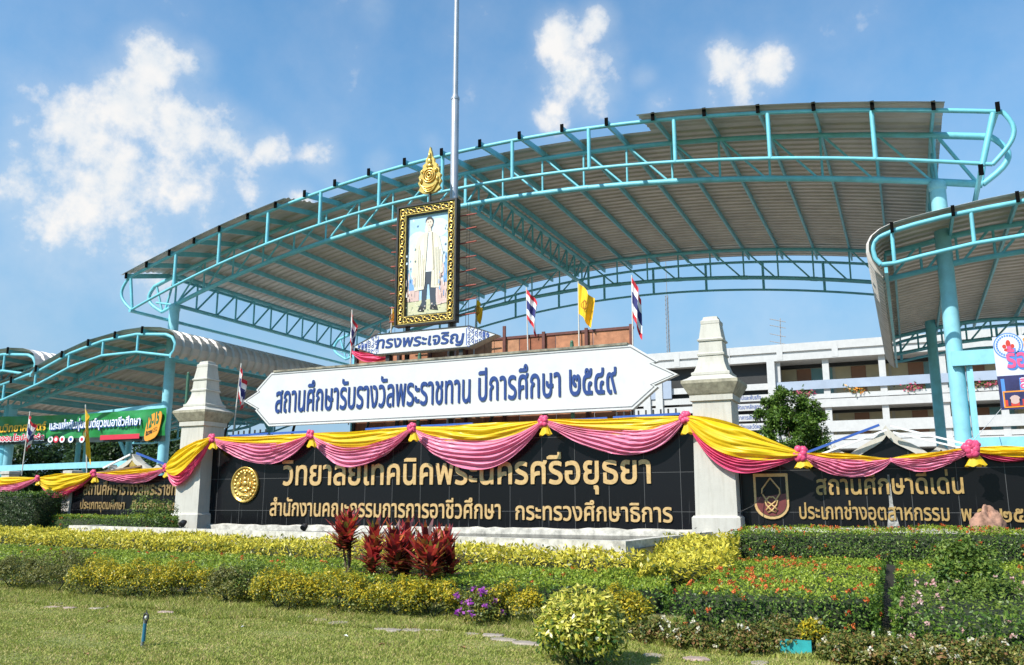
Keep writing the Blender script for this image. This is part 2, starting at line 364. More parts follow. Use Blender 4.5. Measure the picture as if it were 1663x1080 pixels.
# ------------------------------------------------------------------ ground
def sstep(x, a, b):
    t = min(1, max(0, (x-a)/(b-a))); return t*t*(3-2*t)
def gz(u, v): return .42 * sstep(v, 9.9, 16.5)
WV = 22.6                                   # face of the wall
def ground():
    us = [-3000,-900,-300,-120,-60] + list(np.arange(-40, 20.1, .5)) + [40,90,300,900,3000]
    vs = [-600,-100,-20] + list(np.arange(-4, 26, .4)) + [30,40,60,120,300,900,4000]
    mb = MB(); nu, nv = len(us)-1, len(vs)-1
    r = np.random.default_rng(3)
    P = [(u, v, gz(u,v) + (r.normal()*.003 if 2 < v < 10 and -20 < u < 15 else 0)) for v in vs for u in us]
    mb.add(P, [(j*(nu+1)+i, j*(nu+1)+i+1, (j+1)*(nu+1)+i+1, (j+1)*(nu+1)+i) for j in range(nv) for i in range(nu)], 0, True)
    m = bpy.data.materials.new('ground'); m.use_nodes = True; N = m.node_tree.nodes; L = m.node_tree.links; b = N['Principled BSDF']; b.inputs['Roughness'].default_value = .95
    tc = N.new('ShaderNodeTexCoord'); nz = N.new('ShaderNodeTexNoise'); nz.inputs['Scale'].default_value = 1.1; nz.inputs['Detail'].default_value = 8; nz.inputs['Roughness'].default_value = .7
    L.new(tc.outputs['Object'], nz.inputs[0])
    rp = N.new('ShaderNodeValToRGB'); L.new(nz.outputs[0], rp.inputs[0]); e = rp.color_ramp.elements
    e[0].position = .3; e[0].color = (.16, .19, .04, 1); e[1].position = .7; e[1].color = (.33, .31, .11, 1)
    sp = N.new('ShaderNodeSeparateXYZ'); L.new(tc.outputs['Object'], sp.inputs[0])
    n3 = N.new('ShaderNodeTexNoise'); n3.inputs['Scale'].default_value = .9; L.new(tc.outputs['Object'], n3.inputs[0])
    ad = N.new('ShaderNodeMath'); ad.operation = 'MULTIPLY_ADD'; L.new(n3.outputs[0], ad.inputs[0]); ad.inputs[1].default_value = 1.2; L.new(sp.outputs[1], ad.inputs[2])
    mr = N.new('ShaderNodeMapRange'); L.new(ad.outputs[0], mr.inputs[0]); mr.inputs[1].default_value = 12.4; mr.inputs[2].default_value = 12.8
    me_ = N.new('ShaderNodeMapRange'); L.new(ad.outputs[0], me_.inputs[0]); me_.inputs[1].default_value = 25.5; me_.inputs[2].default_value = 25; mm = N.new('ShaderNodeMath'); mm.operation = 'MULTIPLY'; L.new(mr.outputs[0], mm.inputs[0]); L.new(me_.outputs[0], mm.inputs[1])
    mx = N.new('ShaderNodeMix'); mx.data_type = 'RGBA'; L.new(mm.outputs[0], mx.inputs[0]); L.new(rp.outputs[0], mx.inputs[6]); mx.inputs[7].default_value = (.022, .019, .011, 1)  # near-black soil colour also stands in for shadow between the hedges
    L.new(mx.outputs[2], b.inputs['Base Color'])
    n2 = N.new('ShaderNodeTexNoise'); n2.inputs['Scale'].default_value = 45; n2.inputs['Detail'].default_value = 4; L.new(tc.outputs['Object'], n2.inputs[0])
    bp = N.new('ShaderNodeBump'); bp.inputs['Strength'].default_value = .8; bp.inputs['Distance'].default_value = .04; L.new(n2.outputs[0], bp.inputs['Height']); L.new(bp.outputs[0], b.inputs['Normal'])
    mb.build('ground', m, base=(0,0,0), kind='structure', label='flat lawn and planted soil in front of the memorial wall')
ground()

def pavement():
    m = mat('concrete_paving', (.42,.36,.29), .85, .12, .6, bump=.1)
    MB().add([(-70,24.2,.43),(60,24.2,.43),(60,110,.43),(-70,110,.43)], [(0,1,2,3)]).build('pavement', [m], base=(0,24.2,.43), kind='structure', label='pale concrete forecourt under the canopies')
pavement()

def grass():
    n = 620000
    v = rng.uniform(4.6, 11.75, n) + rng.normal(size=n)*.12; u = rng.uniform(-16.5, 4.5, n); dd = -u*sa + v*ca
    keep = (dd > 7.6) & (u > -1.52*v - .5) & (u < .2*v + .6) & (rng.random(n) < np.clip(1.25-(dd-8)/12, .4, 1)); u, v = u[keep], v[keep]; n = len(u)
    pat = np.sin(u*1.7+np.sin(v*2.3)*2)*np.sin(v*3.1+u*.7)
    z = np.array([gz(a, b) for a, b in zip(u, v)]) - .008
    h = rng.uniform(.012, .040, n) * (1 + .35*pat) * np.where(v > 10.1 + .25*pat, 2.4, 1); w = rng.uniform(.006, .012, n); an = rng.uniform(0, 2*np.pi, n)
    dx, dy = np.cos(an), np.sin(an); lean = rng.normal(size=(n, 2)) * .6
    P = np.stack([u, v, z], 1)
    a = P - np.stack([dx*w, dy*w, 0*w], 1); b = P + np.stack([dx*w, dy*w, 0*w], 1)
    c = P + np.stack([lean[:,0]*h, lean[:,1]*h, h], 1); d = P*.45 + c*.55 - np.stack([dx*w*.8, dy*w*.8, 0*w], 1)
    V = np.stack([a, b, c, d], 1).reshape(-1, 3)
    gm = leaf_mat('grass_blade', [(0, (.22,.27,.05)), (.45, (.33,.37,.075)), (.75, (.45,.43,.13)), (1, (.54,.42,.20))], .6, .3, .2)
    leaf_mesh('grass', [(V, 0)], [gm], None, base=(0,0,0), kind='stuff', label='short mown yellowish green lawn grass in the foreground', cat='grass')
grass()

# ------------------------------------------------------------------ memorial wall
def wall_shield(parent):
    cu, cz = on_v(1253, 806, WV); su = abs(on_v(1281, 806, WV)[0]-on_v(1225, 806, WV)[0]) / 2; sz = abs(on_v(1253, 771, WV)[1]-on_v(1253, 845, WV)[1]) / 2
    def P(x, y): return (cu + x*su, cz + y*sz)
    def outline(k): return [P(-k, k*1.0), P(-k, -.35*k)] + [P(-k*math.cos(t), -.35*k - .65*k*math.sin(t)) for t in np.linspace(.15, 3.0, 12)] + [P(k, -.35*k), P(k, k)]
    mb = MB(); mb.prism(outline(1.0)[::1], WV-.05, WV+.001, 0)
    em = mb.build('shield_emblem', [GOLD], parent)
    mb = MB(); mb.prism(outline(.86), WV-.062, WV-.045, 0); mb.build('shield_field', [GRANITE], em)
    low = [P(-.86, -.05), P(-.86, -.30)] + [P(-.86*math.cos(t), -.30-.56*math.sin(t)) for t in np.linspace(.15, 3.0, 12)] + [P(.86, -.30), P(.86, .12)]
    MB().prism(low, WV-.07, WV-.055, 0).build('shield_base', [mat('maroon_enamel', (.16,.035,.035), .4, .1, 8)], em)
    mb = MB()
    def rope(pts): mb.path([(P(x,y)[0], WV-.085, P(x,y)[1]) for x, y in pts], .022, 6)
    rope([(0,.8),(-.12,.68),(-.5,.32),(-.52,.12),(-.2,-.25),(.15,-.45),(.32,-.6),(.22,-.72),(-.02,-.62),(-.3,-.38),(-.36,-.2),(-.1,-.02),(.02,-.05)])
    rope([(0,.8),(.12,.68),(.5,.32),(.52,.12),(.2,-.25),(-.15,-.45),(-.32,-.6),(-.22,-.72),(.02,-.62),(.3,-.38),(.36,-.2),(.1,-.02),(-.02,-.05)])
    mb.build('rope_knot', [GOLD], em)

def seal(parent):
    cu, cz = on_v(399, 787, WV); ru = abs(on_v(420.5,787,WV)[0]-on_v(377,787,WV)[0])/2; rz = abs(on_v(399,758,WV)[1]-on_v(399,817,WV)[1])/2
    mb = MB()
    def ring(prof):
        seg = 40; vs = [(cu+ru*r*math.cos(2*math.pi*k/seg), WV-d, cz+rz*r*math.sin(2*math.pi*k/seg)) for r, d in prof for k in range(seg)]
        mb.add(vs, [((i+1)*seg+k, (i+1)*seg+(k+1)%seg, i*seg+(k+1)%seg, i*seg+k) for i in range(len(prof)-1) for k in range(seg)], 0, True)
    ring([(1,0),(1,.07),(.96,.09),(.90,.07),(.87,.05),(.0,.05)])
    s = mb.build('round_seal', [GOLDM], parent)
    mb = MB(); r = random.Random(4)
    for k in range(22):
        t = 2*math.pi*k/22; mb.ball((cu+ru*.74*math.cos(t), WV-.055, cz+rz*.74*math.sin(t)), (.07,.03,.06), nu=8, nv=5)
    for x, y, a, b in ((0,.3,.13,.14),(0,.05,.2,.16),(-.28,-.25,.2,.1),(.28,-.25,.2,.1),(0,-.35,.3,.1),(-.3,.1,.07,.25),(.3,.1,.07,.25),(0,.55,.09,.16),(-.45,-.05,.08,.2),(.45,-.05,.08,.2),(0,-.62,.4,.07)):
        mb.ball((cu+ru*x, WV-.055, cz+rz*y), (a*ru*1.1,.05,b*rz*1.1), nu=10, nv=6)
    mb.build('seal_relief', [GOLDM], s)

def walls():
    # centre
    w = empty('memorial_wall', (-13.3, WV, .4), 'long black granite wall between the two white pillars with gold Thai lettering and round gold seal', 'wall')
    MB().box((-21.6, WV, .3), (-4.6, WV+.5, 3.72)).build('granite_facing', [GRANITE], w)
    MB().box((-21.6, WV-.06, 3.72), (-4.6, WV+.56, 3.84)).build('coping', [STUCCO], w)
    mb = MB(); r = random.Random(2)
    n = 60; us = np.linspace(-21.4, -4.7, n+1)
    mb.add([(u, WV-.05-.02*r.random(), .78) for u in us] + [(u, WV-.16, .78) for u in us] + [(u, WV-.16+.04*r.random(), .92+.04*r.random()) for u in us] + [(u, WV-.002, .95+.05*r.random()) for u in us],
           [(a*(n+1)+i, a*(n+1)+i+1, (a+1)*(n+1)+i+1, (a+1)*(n+1)+i) for a in range(1, 3) for i in range(n)])
    mb.build('marble_ledge', [STONEW], w)
    for t, a, b, hp, bold in (("วิทยาลัยเทคนิคพระนครศรีอยุธยา", (458,787.5), (1058,784.5), 34, .018), ("สำนักงานคณะกรรมการการอาชีวศึกษา", (439,837), (814,842.5), 22, .016), ("กระทรวงศึกษาธิการ", (838,843.5), (1093,848), 23, .016)):
        p0, p1 = on_v(*a, WV), on_v(*b, WV); mx = (a[0]+b[0])/2; my = (a[1]+b[1])/2
        hgt = on_v(mx, my-hp, WV)[1] - on_v(mx, my, WV)[1]
        mb = MB(); lettering(mb, t, p0, p1, hgt, WV, .045, 0, bold); mb.build('lettering', [GOLD], w)
    seal(w)
    # right
    zt = 2.72
    w = empty('memorial_wall', (0, WV, .4), 'lower black granite wall right of the large white pillar with gold lettering and maroon shield emblem', 'wall')
    MB().box((-4.0, WV, .3), (9.5, WV+.4, zt)).build('granite_facing', [GRANITE], w)
    MB().box((-4.0, WV-.14, .3), (9.5, WV-.004, 1.06)).build('marble_ledge', [STONEW], w)
    for t, a, b, hp in (("สถานศึกษาดีเด่น", (1326,803), (1566,801), 25), ("ประเภทช่างอุตสาหกรรม", (1299,842), (1543,845.5), 20), ("พ.ศ.", (1562,846), (1608,846.8), 20), ("๒๕๔๘", (1625,847), (1705,848.5), 20)):
        p0, p1 = on_v(*a, WV), on_v(*b, WV); mx = (a[0]+b[0])/2; my = (a[1]+b[1])/2
        hgt = on_v(mx, my-hp, WV)[1] - on_v(mx, my, WV)[1]
        mb = MB(); lettering(mb, t, p0, p1, hgt, WV, .035, 0, .016); mb.build('lettering', [mat('dull_gold', (.50,.32,.11), .45, .2, 12, metal=.2)], w)
    wall_shield(w)
    mb = MB(); r = random.Random(5); u0 = on_v(1445, 800, WV)[0]
    mb.add([(u0-.025, WV-.003, 2.3), (u0+.02, WV-.003, 2.3), (u0+.05, WV-.003, 1.6), (u0+.16, WV-.003, 1.07), (u0-.12, WV-.003, 1.07), (u0-.03, WV-.003, 1.6)], [(0,1,2,3,4,5)])
    mb.build('lime_stain', [mat('lime_deposit', (.40,.39,.36), .9, .5, 9)], w)
    crest(w, 1438, 690, 1325, 1560, 742)
    # left
    w = empty('memorial_wall', (-25.5, WV, .4), 'lower black granite wall left of the small white pillar with faded gold lettering', 'wall')
    MB().box((-28.6, WV, .3), (-22.4, WV+.4, 2.6)).build('granite_facing', [GRANITE], w)
    for t, a, b, hp in (("สถานศึกษารางวัลพระราชทาน", (136,803), (302,804), 16), ("ประเภทอุดมศึกษา", (131,826), (203,827), 11), ("ปีการศึกษา ๒๕๔๘", (215,827), (300,829), 11)):
        p0, p1 = on_v(*a, WV), on_v(*b, WV); mx = (a[0]+b[0])/2; my = (a[1]+b[1])/2
        hgt = on_v(mx, my-hp, WV)[1] - on_v(mx, my, WV)[1]
        mb = MB(); lettering(mb, t, p0, p1, hgt, WV, .035, 0, .02); mb.build('lettering', [mat('faded_gold', (.36,.24,.10), .5, .3, 12, metal=.2)], w)
    crest(w, 213, 737, 165, 268, 765, plaque=True)
    g = mat('grey_render', (.52,.50,.46), .8, .2, 4, bump=.2)
    pu, pz = on_v(115,764,WV); MB().square(pu, WV+.1, [(.20,.3),(.20,pz-.12),(.24,pz-.12),(.24,pz-.02),(.19,pz)]).build('gate_post', [g], base=(pu,WV+.1,.3), label='low grey square post at the left end of the left granite wall', cat='post')
    pu, pz = on_v(14,765,WV); MB().square(pu, WV+.1, [(.22,.3),(.22,pz-.12),(.26,pz-.12),(.26,pz-.02),(.2,pz)]).build('gate_post', [g], base=(pu,WV+.1,.3), label='low grey square post at the far left edge behind the pink and yellow bunting', cat='post')

def crest(w, px, py, pl, pr, pb, plaque=False):
    """white ogee gable on top of a wall"""
    c, zt = on_v(px, py, WV); l, zb = on_v(pl, pb, WV); r = on_v(pr, pb, WV)[0]; h = zt - zb + .1; zb -= .1; v0 = WV + .06
    def og(x0, x1, top, k):                       # ogee arc pair between x0 and x1
        mid = (x0+x1)/2; pts = []
        for i in range(13):
            t = i/12; x = x0 + (mid-x0)*t; pts.append((x, zb + (top-zb)*(.60*math.sin(t*math.pi/2)**.75 + .40*t**5)))
        return pts + [(2*mid-x, z) for x, z in pts[::-1][1:]]
    cw = (r-l)
    outs = [(c-cw*.31, c+cw*.31, zb+h, .70), (l, c-cw*.24, zb+h*.48, .55), (c+cw*.24, r, zb+h*.48, .55)]
    for i, (a, b, tp, k) in enumerate(outs):
        O = og(a, b, tp, k); I = og(a+(b-a)*.13, b-(b-a)*.13, zb+(tp-zb)*k, k); n = len(O)
        mb = MB(); vs = [(x, v0-.0+i*.013, z) for x, z in O] + [(x, v0+i*.013, z) for x, z in I] + [(x, v0+.3, z) for x, z in O] + [(x, v0+.3, z) for x, z in I]
        fs = []
        for j in range(n-1): fs += [(j, n+j, n+j+1, j+1)[::-1], (j, j+1, 2*n+j+1, 2*n+j), (n+j+1, n+j, 3*n+j, 3*n+j+1)]
        mb.add(vs, fs); mb.build('gable_arch', [STUCCO], w)
        mb = MB(); mb.prism(I[::-1], v0+.08+i*.013, v0+.26, 0); mb.build('gable_panel', [GRANITE], w)
    if plaque:
        mb = MB(); mb.ball((c, v0+.06, zb+h*.42), (.17,.05,.26), nu=12, nv=8); mb.ball((c, v0+.06, zb+h*.62), (.08,.05,.14), nu=10, nv=6); mb.build('gilt_plaque', [GOLDM], w)
walls()

def pillar(u, lab):
    cx, cy = u, WV + .0
    p = empty('pillar', (cx, cy, .3), lab, 'pillar')
    MB().square(cx, cy, [(.60,.3),(.60,1.28),(.56,1.33)]).build('plinth', [STUCCO], p)
    MB().square(cx, cy, [(.52,1.33),(.49,4.20),(.55,4.22),(.55,4.36)]).build('shaft', [STUCCO], p)
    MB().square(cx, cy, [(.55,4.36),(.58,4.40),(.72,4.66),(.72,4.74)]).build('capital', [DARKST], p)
    f = [(.86,4.742),(.72,4.80),(.585,4.88),(.60,4.90),(.60,4.96),(.53,4.99)] + [(.52-.13*math.sin(t*math.pi/2), 5.0+.42*t) for t in np.linspace(0,1,6)]
    f += [(.42,5.42),(.43,5.47),(.385,5.50),(.36,5.80),(.40,5.81),(.415,5.85),(.36,5.88),(.29,6.27),(.30,6.28),(.30,6.36),(.24,6.40),(.22,6.47),(.10,6.50)]
    MB().square(cx, cy, [(a*.82, b) for a, b in f]).build('finial', [STUCCO], p)
pillar(-4.47, 'tall white stuccoed pillar right of the centre wall with stained moulding under its stepped top')
pillar(-21.95, 'white stuccoed pillar with stepped top at the left end of the centre wall')

# ------------------------------------------------------------------ pool
RA, RB = on_z(112, 853, .95), on_z(1016, 879, .95); RC = on_z(1078, 868, .95); RD = (RA[0]-.3, WV-.4)
def pool():
    mb = MB(); pts = [RA[:2], RB[:2], (RB[0]+.25, WV-.2)]
    def strip(a, b, th, z0, z1, m=0):
        a, b = Vector(a), Vector(b); n = Vector((-(b-a).y, (b-a).x)).normalized() * th
        vs = [(p.x, p.y, z) for z in (z0, z1) for p in (a, b, b+n, a+n)]
        mb.add(vs, [(3,2,1,0),(4,5,6,7),(0,1,5,4),(1,2,6,5),(2,3,7,6),(3,0,4,7)], m)
    strip(pts[0], pts[1], .22, .2, .95); strip((RB[0], RB[1]+.225), pts[2], .22, .2, .947); strip((RA[0]+.22, WV-.55), (RA[0]+.22, RA[1]+.15), .22, .2, .944)
    mb.build('pool_basin', [STONEW], base=(-10, 18, .2), label='low white concrete rim of the reflecting pool in front of the granite wall', cat='pool rim')
    wm = mat('pool_water', (.012,.016,.014), .12, 0, bump=.12, bscale=6, spec=.08); wm.node_tree.nodes['Principled BSDF'].inputs['IOR'].default_value = 1.08
    MB().add([(RA[0]+.1,RA[1]+.15,.80),(RB[0]+.1,RB[1]+.15,.80),(RB[0]+.1,WV-.05,.80),(RA[0]+.1,WV-.05,.80)], [(0,1,2,3)]).build('water', [wm], base=(-10,18,.82), kind='structure', label='dark still water in the pool')
    for px, py, v, lab in ((298,851,19.2,'small black floodlight on the pool edge beside the left pillar'), (495,857,20.6,'small black floodlight in the pool left of the red leaved plants'), (1122,865,21.5,None)):
        if not lab: continue
        u, z = on_v(px, py, v); t = empty('floodlight', (u, v, .8), lab, 'floodlight', 'floodlights along the pool')
        MB().box((u-.05,v-.04,.8),(u+.05,v+.04,z-.12)).build('stand', [DARKM], t)
        mb = MB(); mb.path([(u, v+.08, z+.06), (u, v+.01, z+.05), (u, v-.08, z-.02)], [.05,.085,.10], 12); mb.build('lamp_housing', [DARKM], t)
pool()

# ------------------------------------------------------------------ bunting
def sag_z(mx, my, px): return on_v(mx, my, 22.25)[1] - on_v(mx, my+px, 22.25)[1]
def cloth(mb, p0, p1, top, bot, v, m, folds=5, skew=0., bunch=.10, amp=.06, m2=None, tb=0):
    ph = random.random()*6
    def fn(s, t):
        sk = s + skew*math.sin(math.pi*s)*.25; sh = (4*sk*(1-sk))**.85 if 0 < sk < 1 else 0; en = math.sin(math.pi*s)**.5
        u = p0[0]+(p1[0]-p0[0])*s; z = p0[1]+(p1[1]-p0[1])*s - (top+(bot-top)*t)*sh + (.5-t)*bunch*(1-en) + .015*math.sin(s*9+t*7+ph)
        vv = v - .03 - en*(.10*math.sin(math.pi*min(1,t*1.1))*.7 + amp*(.45+.8*math.sin(t*3.3+ph+s*1.5)**2)*math.sin((t**.8+.09*math.sin(s*4+ph)+.05*math.sin(s*11+ph*2))*folds*2*math.pi + ph) + .3*amp*math.sin(t*folds*4.3*math.pi+s*5)) - .05*t*en
        return (u, vv, z)
    mb.grid(fn, 36, 34, m)
def swag(a, b, ytop, ybot, ptop, pbot, lab, sk=0, order='pink', half=None, v=22.46):
    p0, p1 = on_v(*a, v), on_v(*b, v); mx, my = (a[0]+b[0])/2, (a[1]+b[1])/2; S = lambda x: sag_z(mx, my, x)
    t = empty('swag', (p0[0], v, p0[1]), lab, 'bunting swag', 'pink and yellow swags along the memorial walls')
    mb = MB(); cloth(mb, p0, p1, S(ytop), S(ybot), v + (.0 if order == 'pink' else -.08), 0, 3.2, sk, amp=.045); mb.build('yellow_cloth', [YEL], t)
    mb = MB(); cloth(mb, p0, p1, S(ptop), S(pbot), v - (.07 if order == 'pink' else -.0), 0, 6, sk); mb.build('pink_cloth', [PINK if order != 'pink' else PINKL], t)
# rosettes and swags: pixels of the knots
K = [(-60,782),(64,777),(155,769),(272,760),(346,712),(506,706),(671,695),(884,684),(1114,678),(1300,737),(1446,747),(1578,729),(1740,728)]
swag(K[0],K[1],-4,12,10,26,'swag at the left edge of the photo, yellow above pink, before the clipped dark shrub',0)
swag(K[1],K[2],-4,26,20,34,'mostly yellow swag with a thin pink lower hem above the dark clipped shrub',.3,'yellow')
swag(K[2],K[3],-2,10,6,22,'shallow pink swag below the small left gable of the left granite wall',-.5)
swag(K[3],K[4],-14,26,18,44,'steep swag climbing to the left pillar, yellow above a dark pink edge',.5,'yellow',v=21.98)
swag(K[4],K[5],-1,20,12,46,'pink swag over the round gold seal beside the left pillar',-.4)
swag(K[5],K[6],-1,32,25,58,'second pink swag from the left pillar on the centre wall',.1)
swag(K[6],K[7],-1,34,27,74,'deepest and widest pink swag in the middle of the centre wall',-.1)
swag(K[7],K[8],-2,30,19,60,'pink swag on the centre wall next to the right pillar',-.5)
swag(K[8],K[9],-14,40,34,64,'broad yellow swag with pink lower edge drawn across the right pillar',.5,'yellow',v=21.98)
swag(K[9],K[10],-5,8,4,34,'pink swag left of the pinch below the right gable',-.1)
swag(K[10],K[11],-4,10,4,26,'pink swag with yellow lower hem right of the pinch below the right gable',.2)
swag(K[11],K[12],-3,14,10,22,'mostly yellow swag at the right edge of the photo',.3,'yellow')
def rosette(px, py, lab, s=1., tail=1.):
    v = 21.98; u, z = on_v(px, py, v); t = empty('rosette', (u, v, z), lab, 'rosette', 'rosettes tying up the swags')
    mb = MB(); rr = random.Random(px)
    for k in range(11):
        a = 2*math.pi*k/11 + rr.random()*.4; q = .09*s*(1 if k % 2 else .6)
        mb.ball((u+q*math.cos(a), v-.05-.05*rr.random(), z+q*math.sin(a)), (.075*s,.06*s,.075*s), nu=10, nv=7, fn=lambda th, ph: 1+.22*math.sin(5*th+k)*math.cos(3*ph))
    mb.build('bow', [PINK], t)
    if tail:
        mb = MB(); L = .36*tail
        mb.grid(lambda i, j: (u+.04*s+(.04+.12*j*s)*math.cos(2*math.pi*i)*(1+.22*math.sin(2*math.pi*i*7)*j), v-.02+(.03+.06*j)*math.sin(2*math.pi*i), z-.05-L*j+.03*math.sin(2*math.pi*i*4)*j), 42, 8)
        mb.build('tail', [YEL], t)
for (px, py), lab, s, tl in zip(K[1:12], ['pink rosette above the clipped dark shrub at the far left', 'pink rosette at the left end of the left granite wall, by the wooden plank', 'pink rosette beside the small left gable, just left of the left pillar',
        'pink rosette on the left pillar', 'first pink rosette on the centre wall right of the left pillar', 'second pink rosette on the centre wall right of the left pillar', 'pink rosette below the right half of the big white sign',
        'pink rosette at the left edge of the right pillar', 'pink rosette at the left foot of the right gable, with a fat yellow tail', None, 'large pink rosette at the right foot of the right gable'],
        [.8,.9,.95,1,1,1,1.05,1.05,1.25,0,1.3], [.5,.7,.7,.8,.9,.9,.9,1,.75,0,.9]):
    if lab: rosette(px, py, lab, s, tl)

# rope light tubes along the wall tops
def light_tube(a, b, v, r, m, lab, fit=0):
    p, q = pv(*a, v), pv(*b, v); mb = MB(); mb.bar(p, q, .06, r*2); t = mb.build('light_tube', [m], base=p, label=lab, cat='light tube', group='tube lights along the wall tops')
    n = fit
    if n:
        mb = MB()
        for k in range(n):
            s = (k+.5)/n; x = [p[i]+(q[i]-p[i])*s for i in range(3)]; mb.box((x[0]-.02,x[1]-.02,x[2]+r),(x[0]+.02,x[1]+.02,x[2]+r+.12))
        mb.build('clips', [DARKM], t)
BT = mat('blue_tube', (.035,.10,.38), .35, .1, 5); WT = mat('white_tube', (.8,.8,.8), .35, .05, 5)
light_tube((374,708),(436,704),22.75,.03,BT,'blue tube light with clips on the wall top right of the left pillar',7)
light_tube((440,704),(500,701),22.75,.03,BT,'blue tube light beside the first centre wall rosette')
light_tube((594,697),(668,692),22.75,.03,BT,'blue tube light over the second swag of the centre wall')
light_tube((684,692),(768,688),22.75,.03,BT,'blue tube light over the left half of the deepest swag')
light_tube((893,684),(986,679),22.75,.03,BT,'blue tube light right of the rosette under the big white sign')
light_tube((996,678),(1104,672),22.75,.03,BT,'blue tube light with upright clips left of the right pillar',9)
light_tube((1310,735),(1428,690),22.5,.028,BT,'long blue tube light rising along the left slope of the right gable')
light_tube((1316,744),(1440,698),22.45,.022,WT,'white tube rising along the left slope of the right gable under the blue one')
light_tube((1446,692),(1572,722),22.5,.022,WT,'upper white tube on the right slope of the right gable')
light_tube((1450,702),(1572,730),22.45,.02,WT,'lower white tube on the right slope of the right gable')
light_tube((222,736),(268,754),22.6,.035,BT,'blue and white tube light on the right slope of the left gable')
light_tube((168,760),(212,738),22.6,.03,WT,'white tube on the left slope of the left gable')

# ------------------------------------------------------------------ signs behind the wall
def white_sign():
    v = 23.1; zb, zt = 4.2, 6.02; u0, u1 = -19.55, -6.85; zm = 5.1
    t = empty('arrow_sign', (-13.2, v, zb), 'large white hexagonal sign pointed at both ends with blue Thai lettering', 'sign')
    def out(k):
        k1 = k*1.3
        return [(u0+k*.3,zb+k),(u1-k*.3,zb+k),(u1+.72-k1,zm-.32+k*.2),(u1+.62-k1,zm-.26+k*.2),(-5.55-k1*1.2,zm),(u1+.62-k1,zm+.36-k*.2),(u1+.78-k1,zm+.40-k*.2),(u1-k*.3,zt-k),(u0+k*.3,zt-k),(u0-.62+k1,zm+.36-k*.2),(u0-.55+k1,zm+.3-k*.2),(-20.7+k1*1.2,zm),(u0-.55+k1,zm-.3+k*.2),(u0-.62+k1,zm-.34+k*.2)]
    MB().prism(out(0), v, v+.22).build('board', [WHITE], t)
    mb = MB()
    O, I = out(.055), out(.085); n = len(O)
    mb.add([(x, v-.004, z) for x, z in O]+[(x, v-.004, z) for x, z in I], [(i, (i+1)%n, n+(i+1)%n, n+i) for i in range(n)])
    mb.build('border_line', [mat('grey_line', (.16,.16,.18), .6, .3, 10)], t)
    a, b = (447,670), (762,653); c, d = (778,652), (1001,639)
    mb = MB()
    for tx, a, b in (("สถานศึกษารับรางวัลพระราชทาน", (447,670), (764,653)), ("ปีการศึกษา", (777,651), (911,643.5)), ("๒๕๔๙", (925,642), (1002,638))):
        p0, p1 = on_v(*a, v), on_v(*b, v); lettering(mb, tx, p0, p1, .70, v, .035, 0, .012)
    mb.build('lettering', [BLUEL], t)
    mb = MB(); zt2 = zt+.05
    mb.box((u0+.1, v-.03, zt+.004),(u1-.1, v+.3, zt+.07)); mb.build('top_rail', [mat('aged_steel', (.30,.27,.20), .7, .5, 4)], t)
    g = mat('green_post', (.06,.16,.10), .5, .2, 5)
    for px in (308, 682, 930):
        u = on_v(px, 600, v+.4)[0]; mb = MB(); mb.tube((u, v+.36, .4), (u, v+.36, zt+.24), .06, 10); mb.ball((u, v+.36, zt+.28), (.05,.05,.06)); mb.build('post', [g], t)
    mb = MB()
    for px in (370, 480, 600, 800):
        u = on_v(px, 690, v+.6)[0]; mb.bar((u-.5, v+.9, 3.5), (u+.3, v+.3, 4.6), .07, .07)
    mb.build('brace', [DARKM], t)
white_sign()

def small_sign():
    v = 23.45; zb, zt = 6.40, 7.10; zm = 6.74; u0, u1 = -15.62, -12.15
    t = empty('arrow_sign', (-13.9, v, zb), 'small white pointed sign with blue script and blue patterned ends below the portrait', 'sign')
    out = [(u0,zb),(u1,zb),(-11.2,zm),(u1,zt),(u0,zt),(-16.5,zm)]
    MB().prism(out, v, v+.36).build('board', [WHITE], t)
    mb = MB(); n = 6; c = (-13.85, zm); I = [(c[0]+(x-c[0])*.985, c[1]+(z-c[1])*.90) for x, z in out]
    mb.add([(x, v-.012, z) for x, z in out]+[(x, v-.012, z) for x, z in I]+[(x, v+.002, z) for x, z in out]+[(x, v+.002, z) for x, z in I], [(i,(i+1)%n,n+(i+1)%n,n+i) for i in range(n)] + [(n+i,n+(i+1)%n,3*n+(i+1)%n,3*n+i) for i in range(n)])
    mb.build('border', [DARKM], t)
    mb = MB(); p0, p1 = on_v(611,566,v), on_v(752,556,v); lettering(mb, "ทรงพระเจริญ", (p0[0],p0[1]-.0), p1, .29, v, .02, 0, .022, skew=.16); mb.build('lettering', [BLUEL], t)
    bl = mat('blue_ornament', (.06,.13,.45), .5, .2, 5)
    for x0, x1, tip in ((u0+.12, u0-.05, -16.3), (u1-.10, u1-.0, -11.4)):
        mb = MB(); s = 1 if tip > x0 else -1; r = random.Random(int(x0*10))
        mb.box((x0-.012, v-.008, zb+.08),(x0+.012, v-.001, zt-.08))
        for i in range(7):
            for j in range(6):
                x = x0 + s*(.09+.13*i); hh = (zt-zb)*.42*min(1, max(0, (abs(tip-x0)-abs(x-x0))/(.75)))
                z = zm + (j-2.5)/2.6*hh
                if hh > .02:
                    mb.path([(x+.045*math.cos(a), v-.006, z+.04*math.sin(a)) for a in np.linspace(r.random()*6, r.random()*6+4.6, 7)], .012, 4)
        mb.build('scroll_ornament', [bl], t)
    mb = MB()
    for u in (-15.2, -12.5): mb.box((u-.07, v+.1, 6.0),(u+.07, v+.3, zb-.002))
    mb.build('bracket', [DARKM], t)
    # pink drape behind its left end
    mb = MB(); cloth(mb, on_v(572,572,24.6), on_v(640,574,24.6), .02, .34, 24.6, 0, 3); mb.build('drape', [PINK], base=pv(572,572,24.6), label='short pink drape hanging behind the left end of the small blue lettered sign', cat='drape')
small_sign()

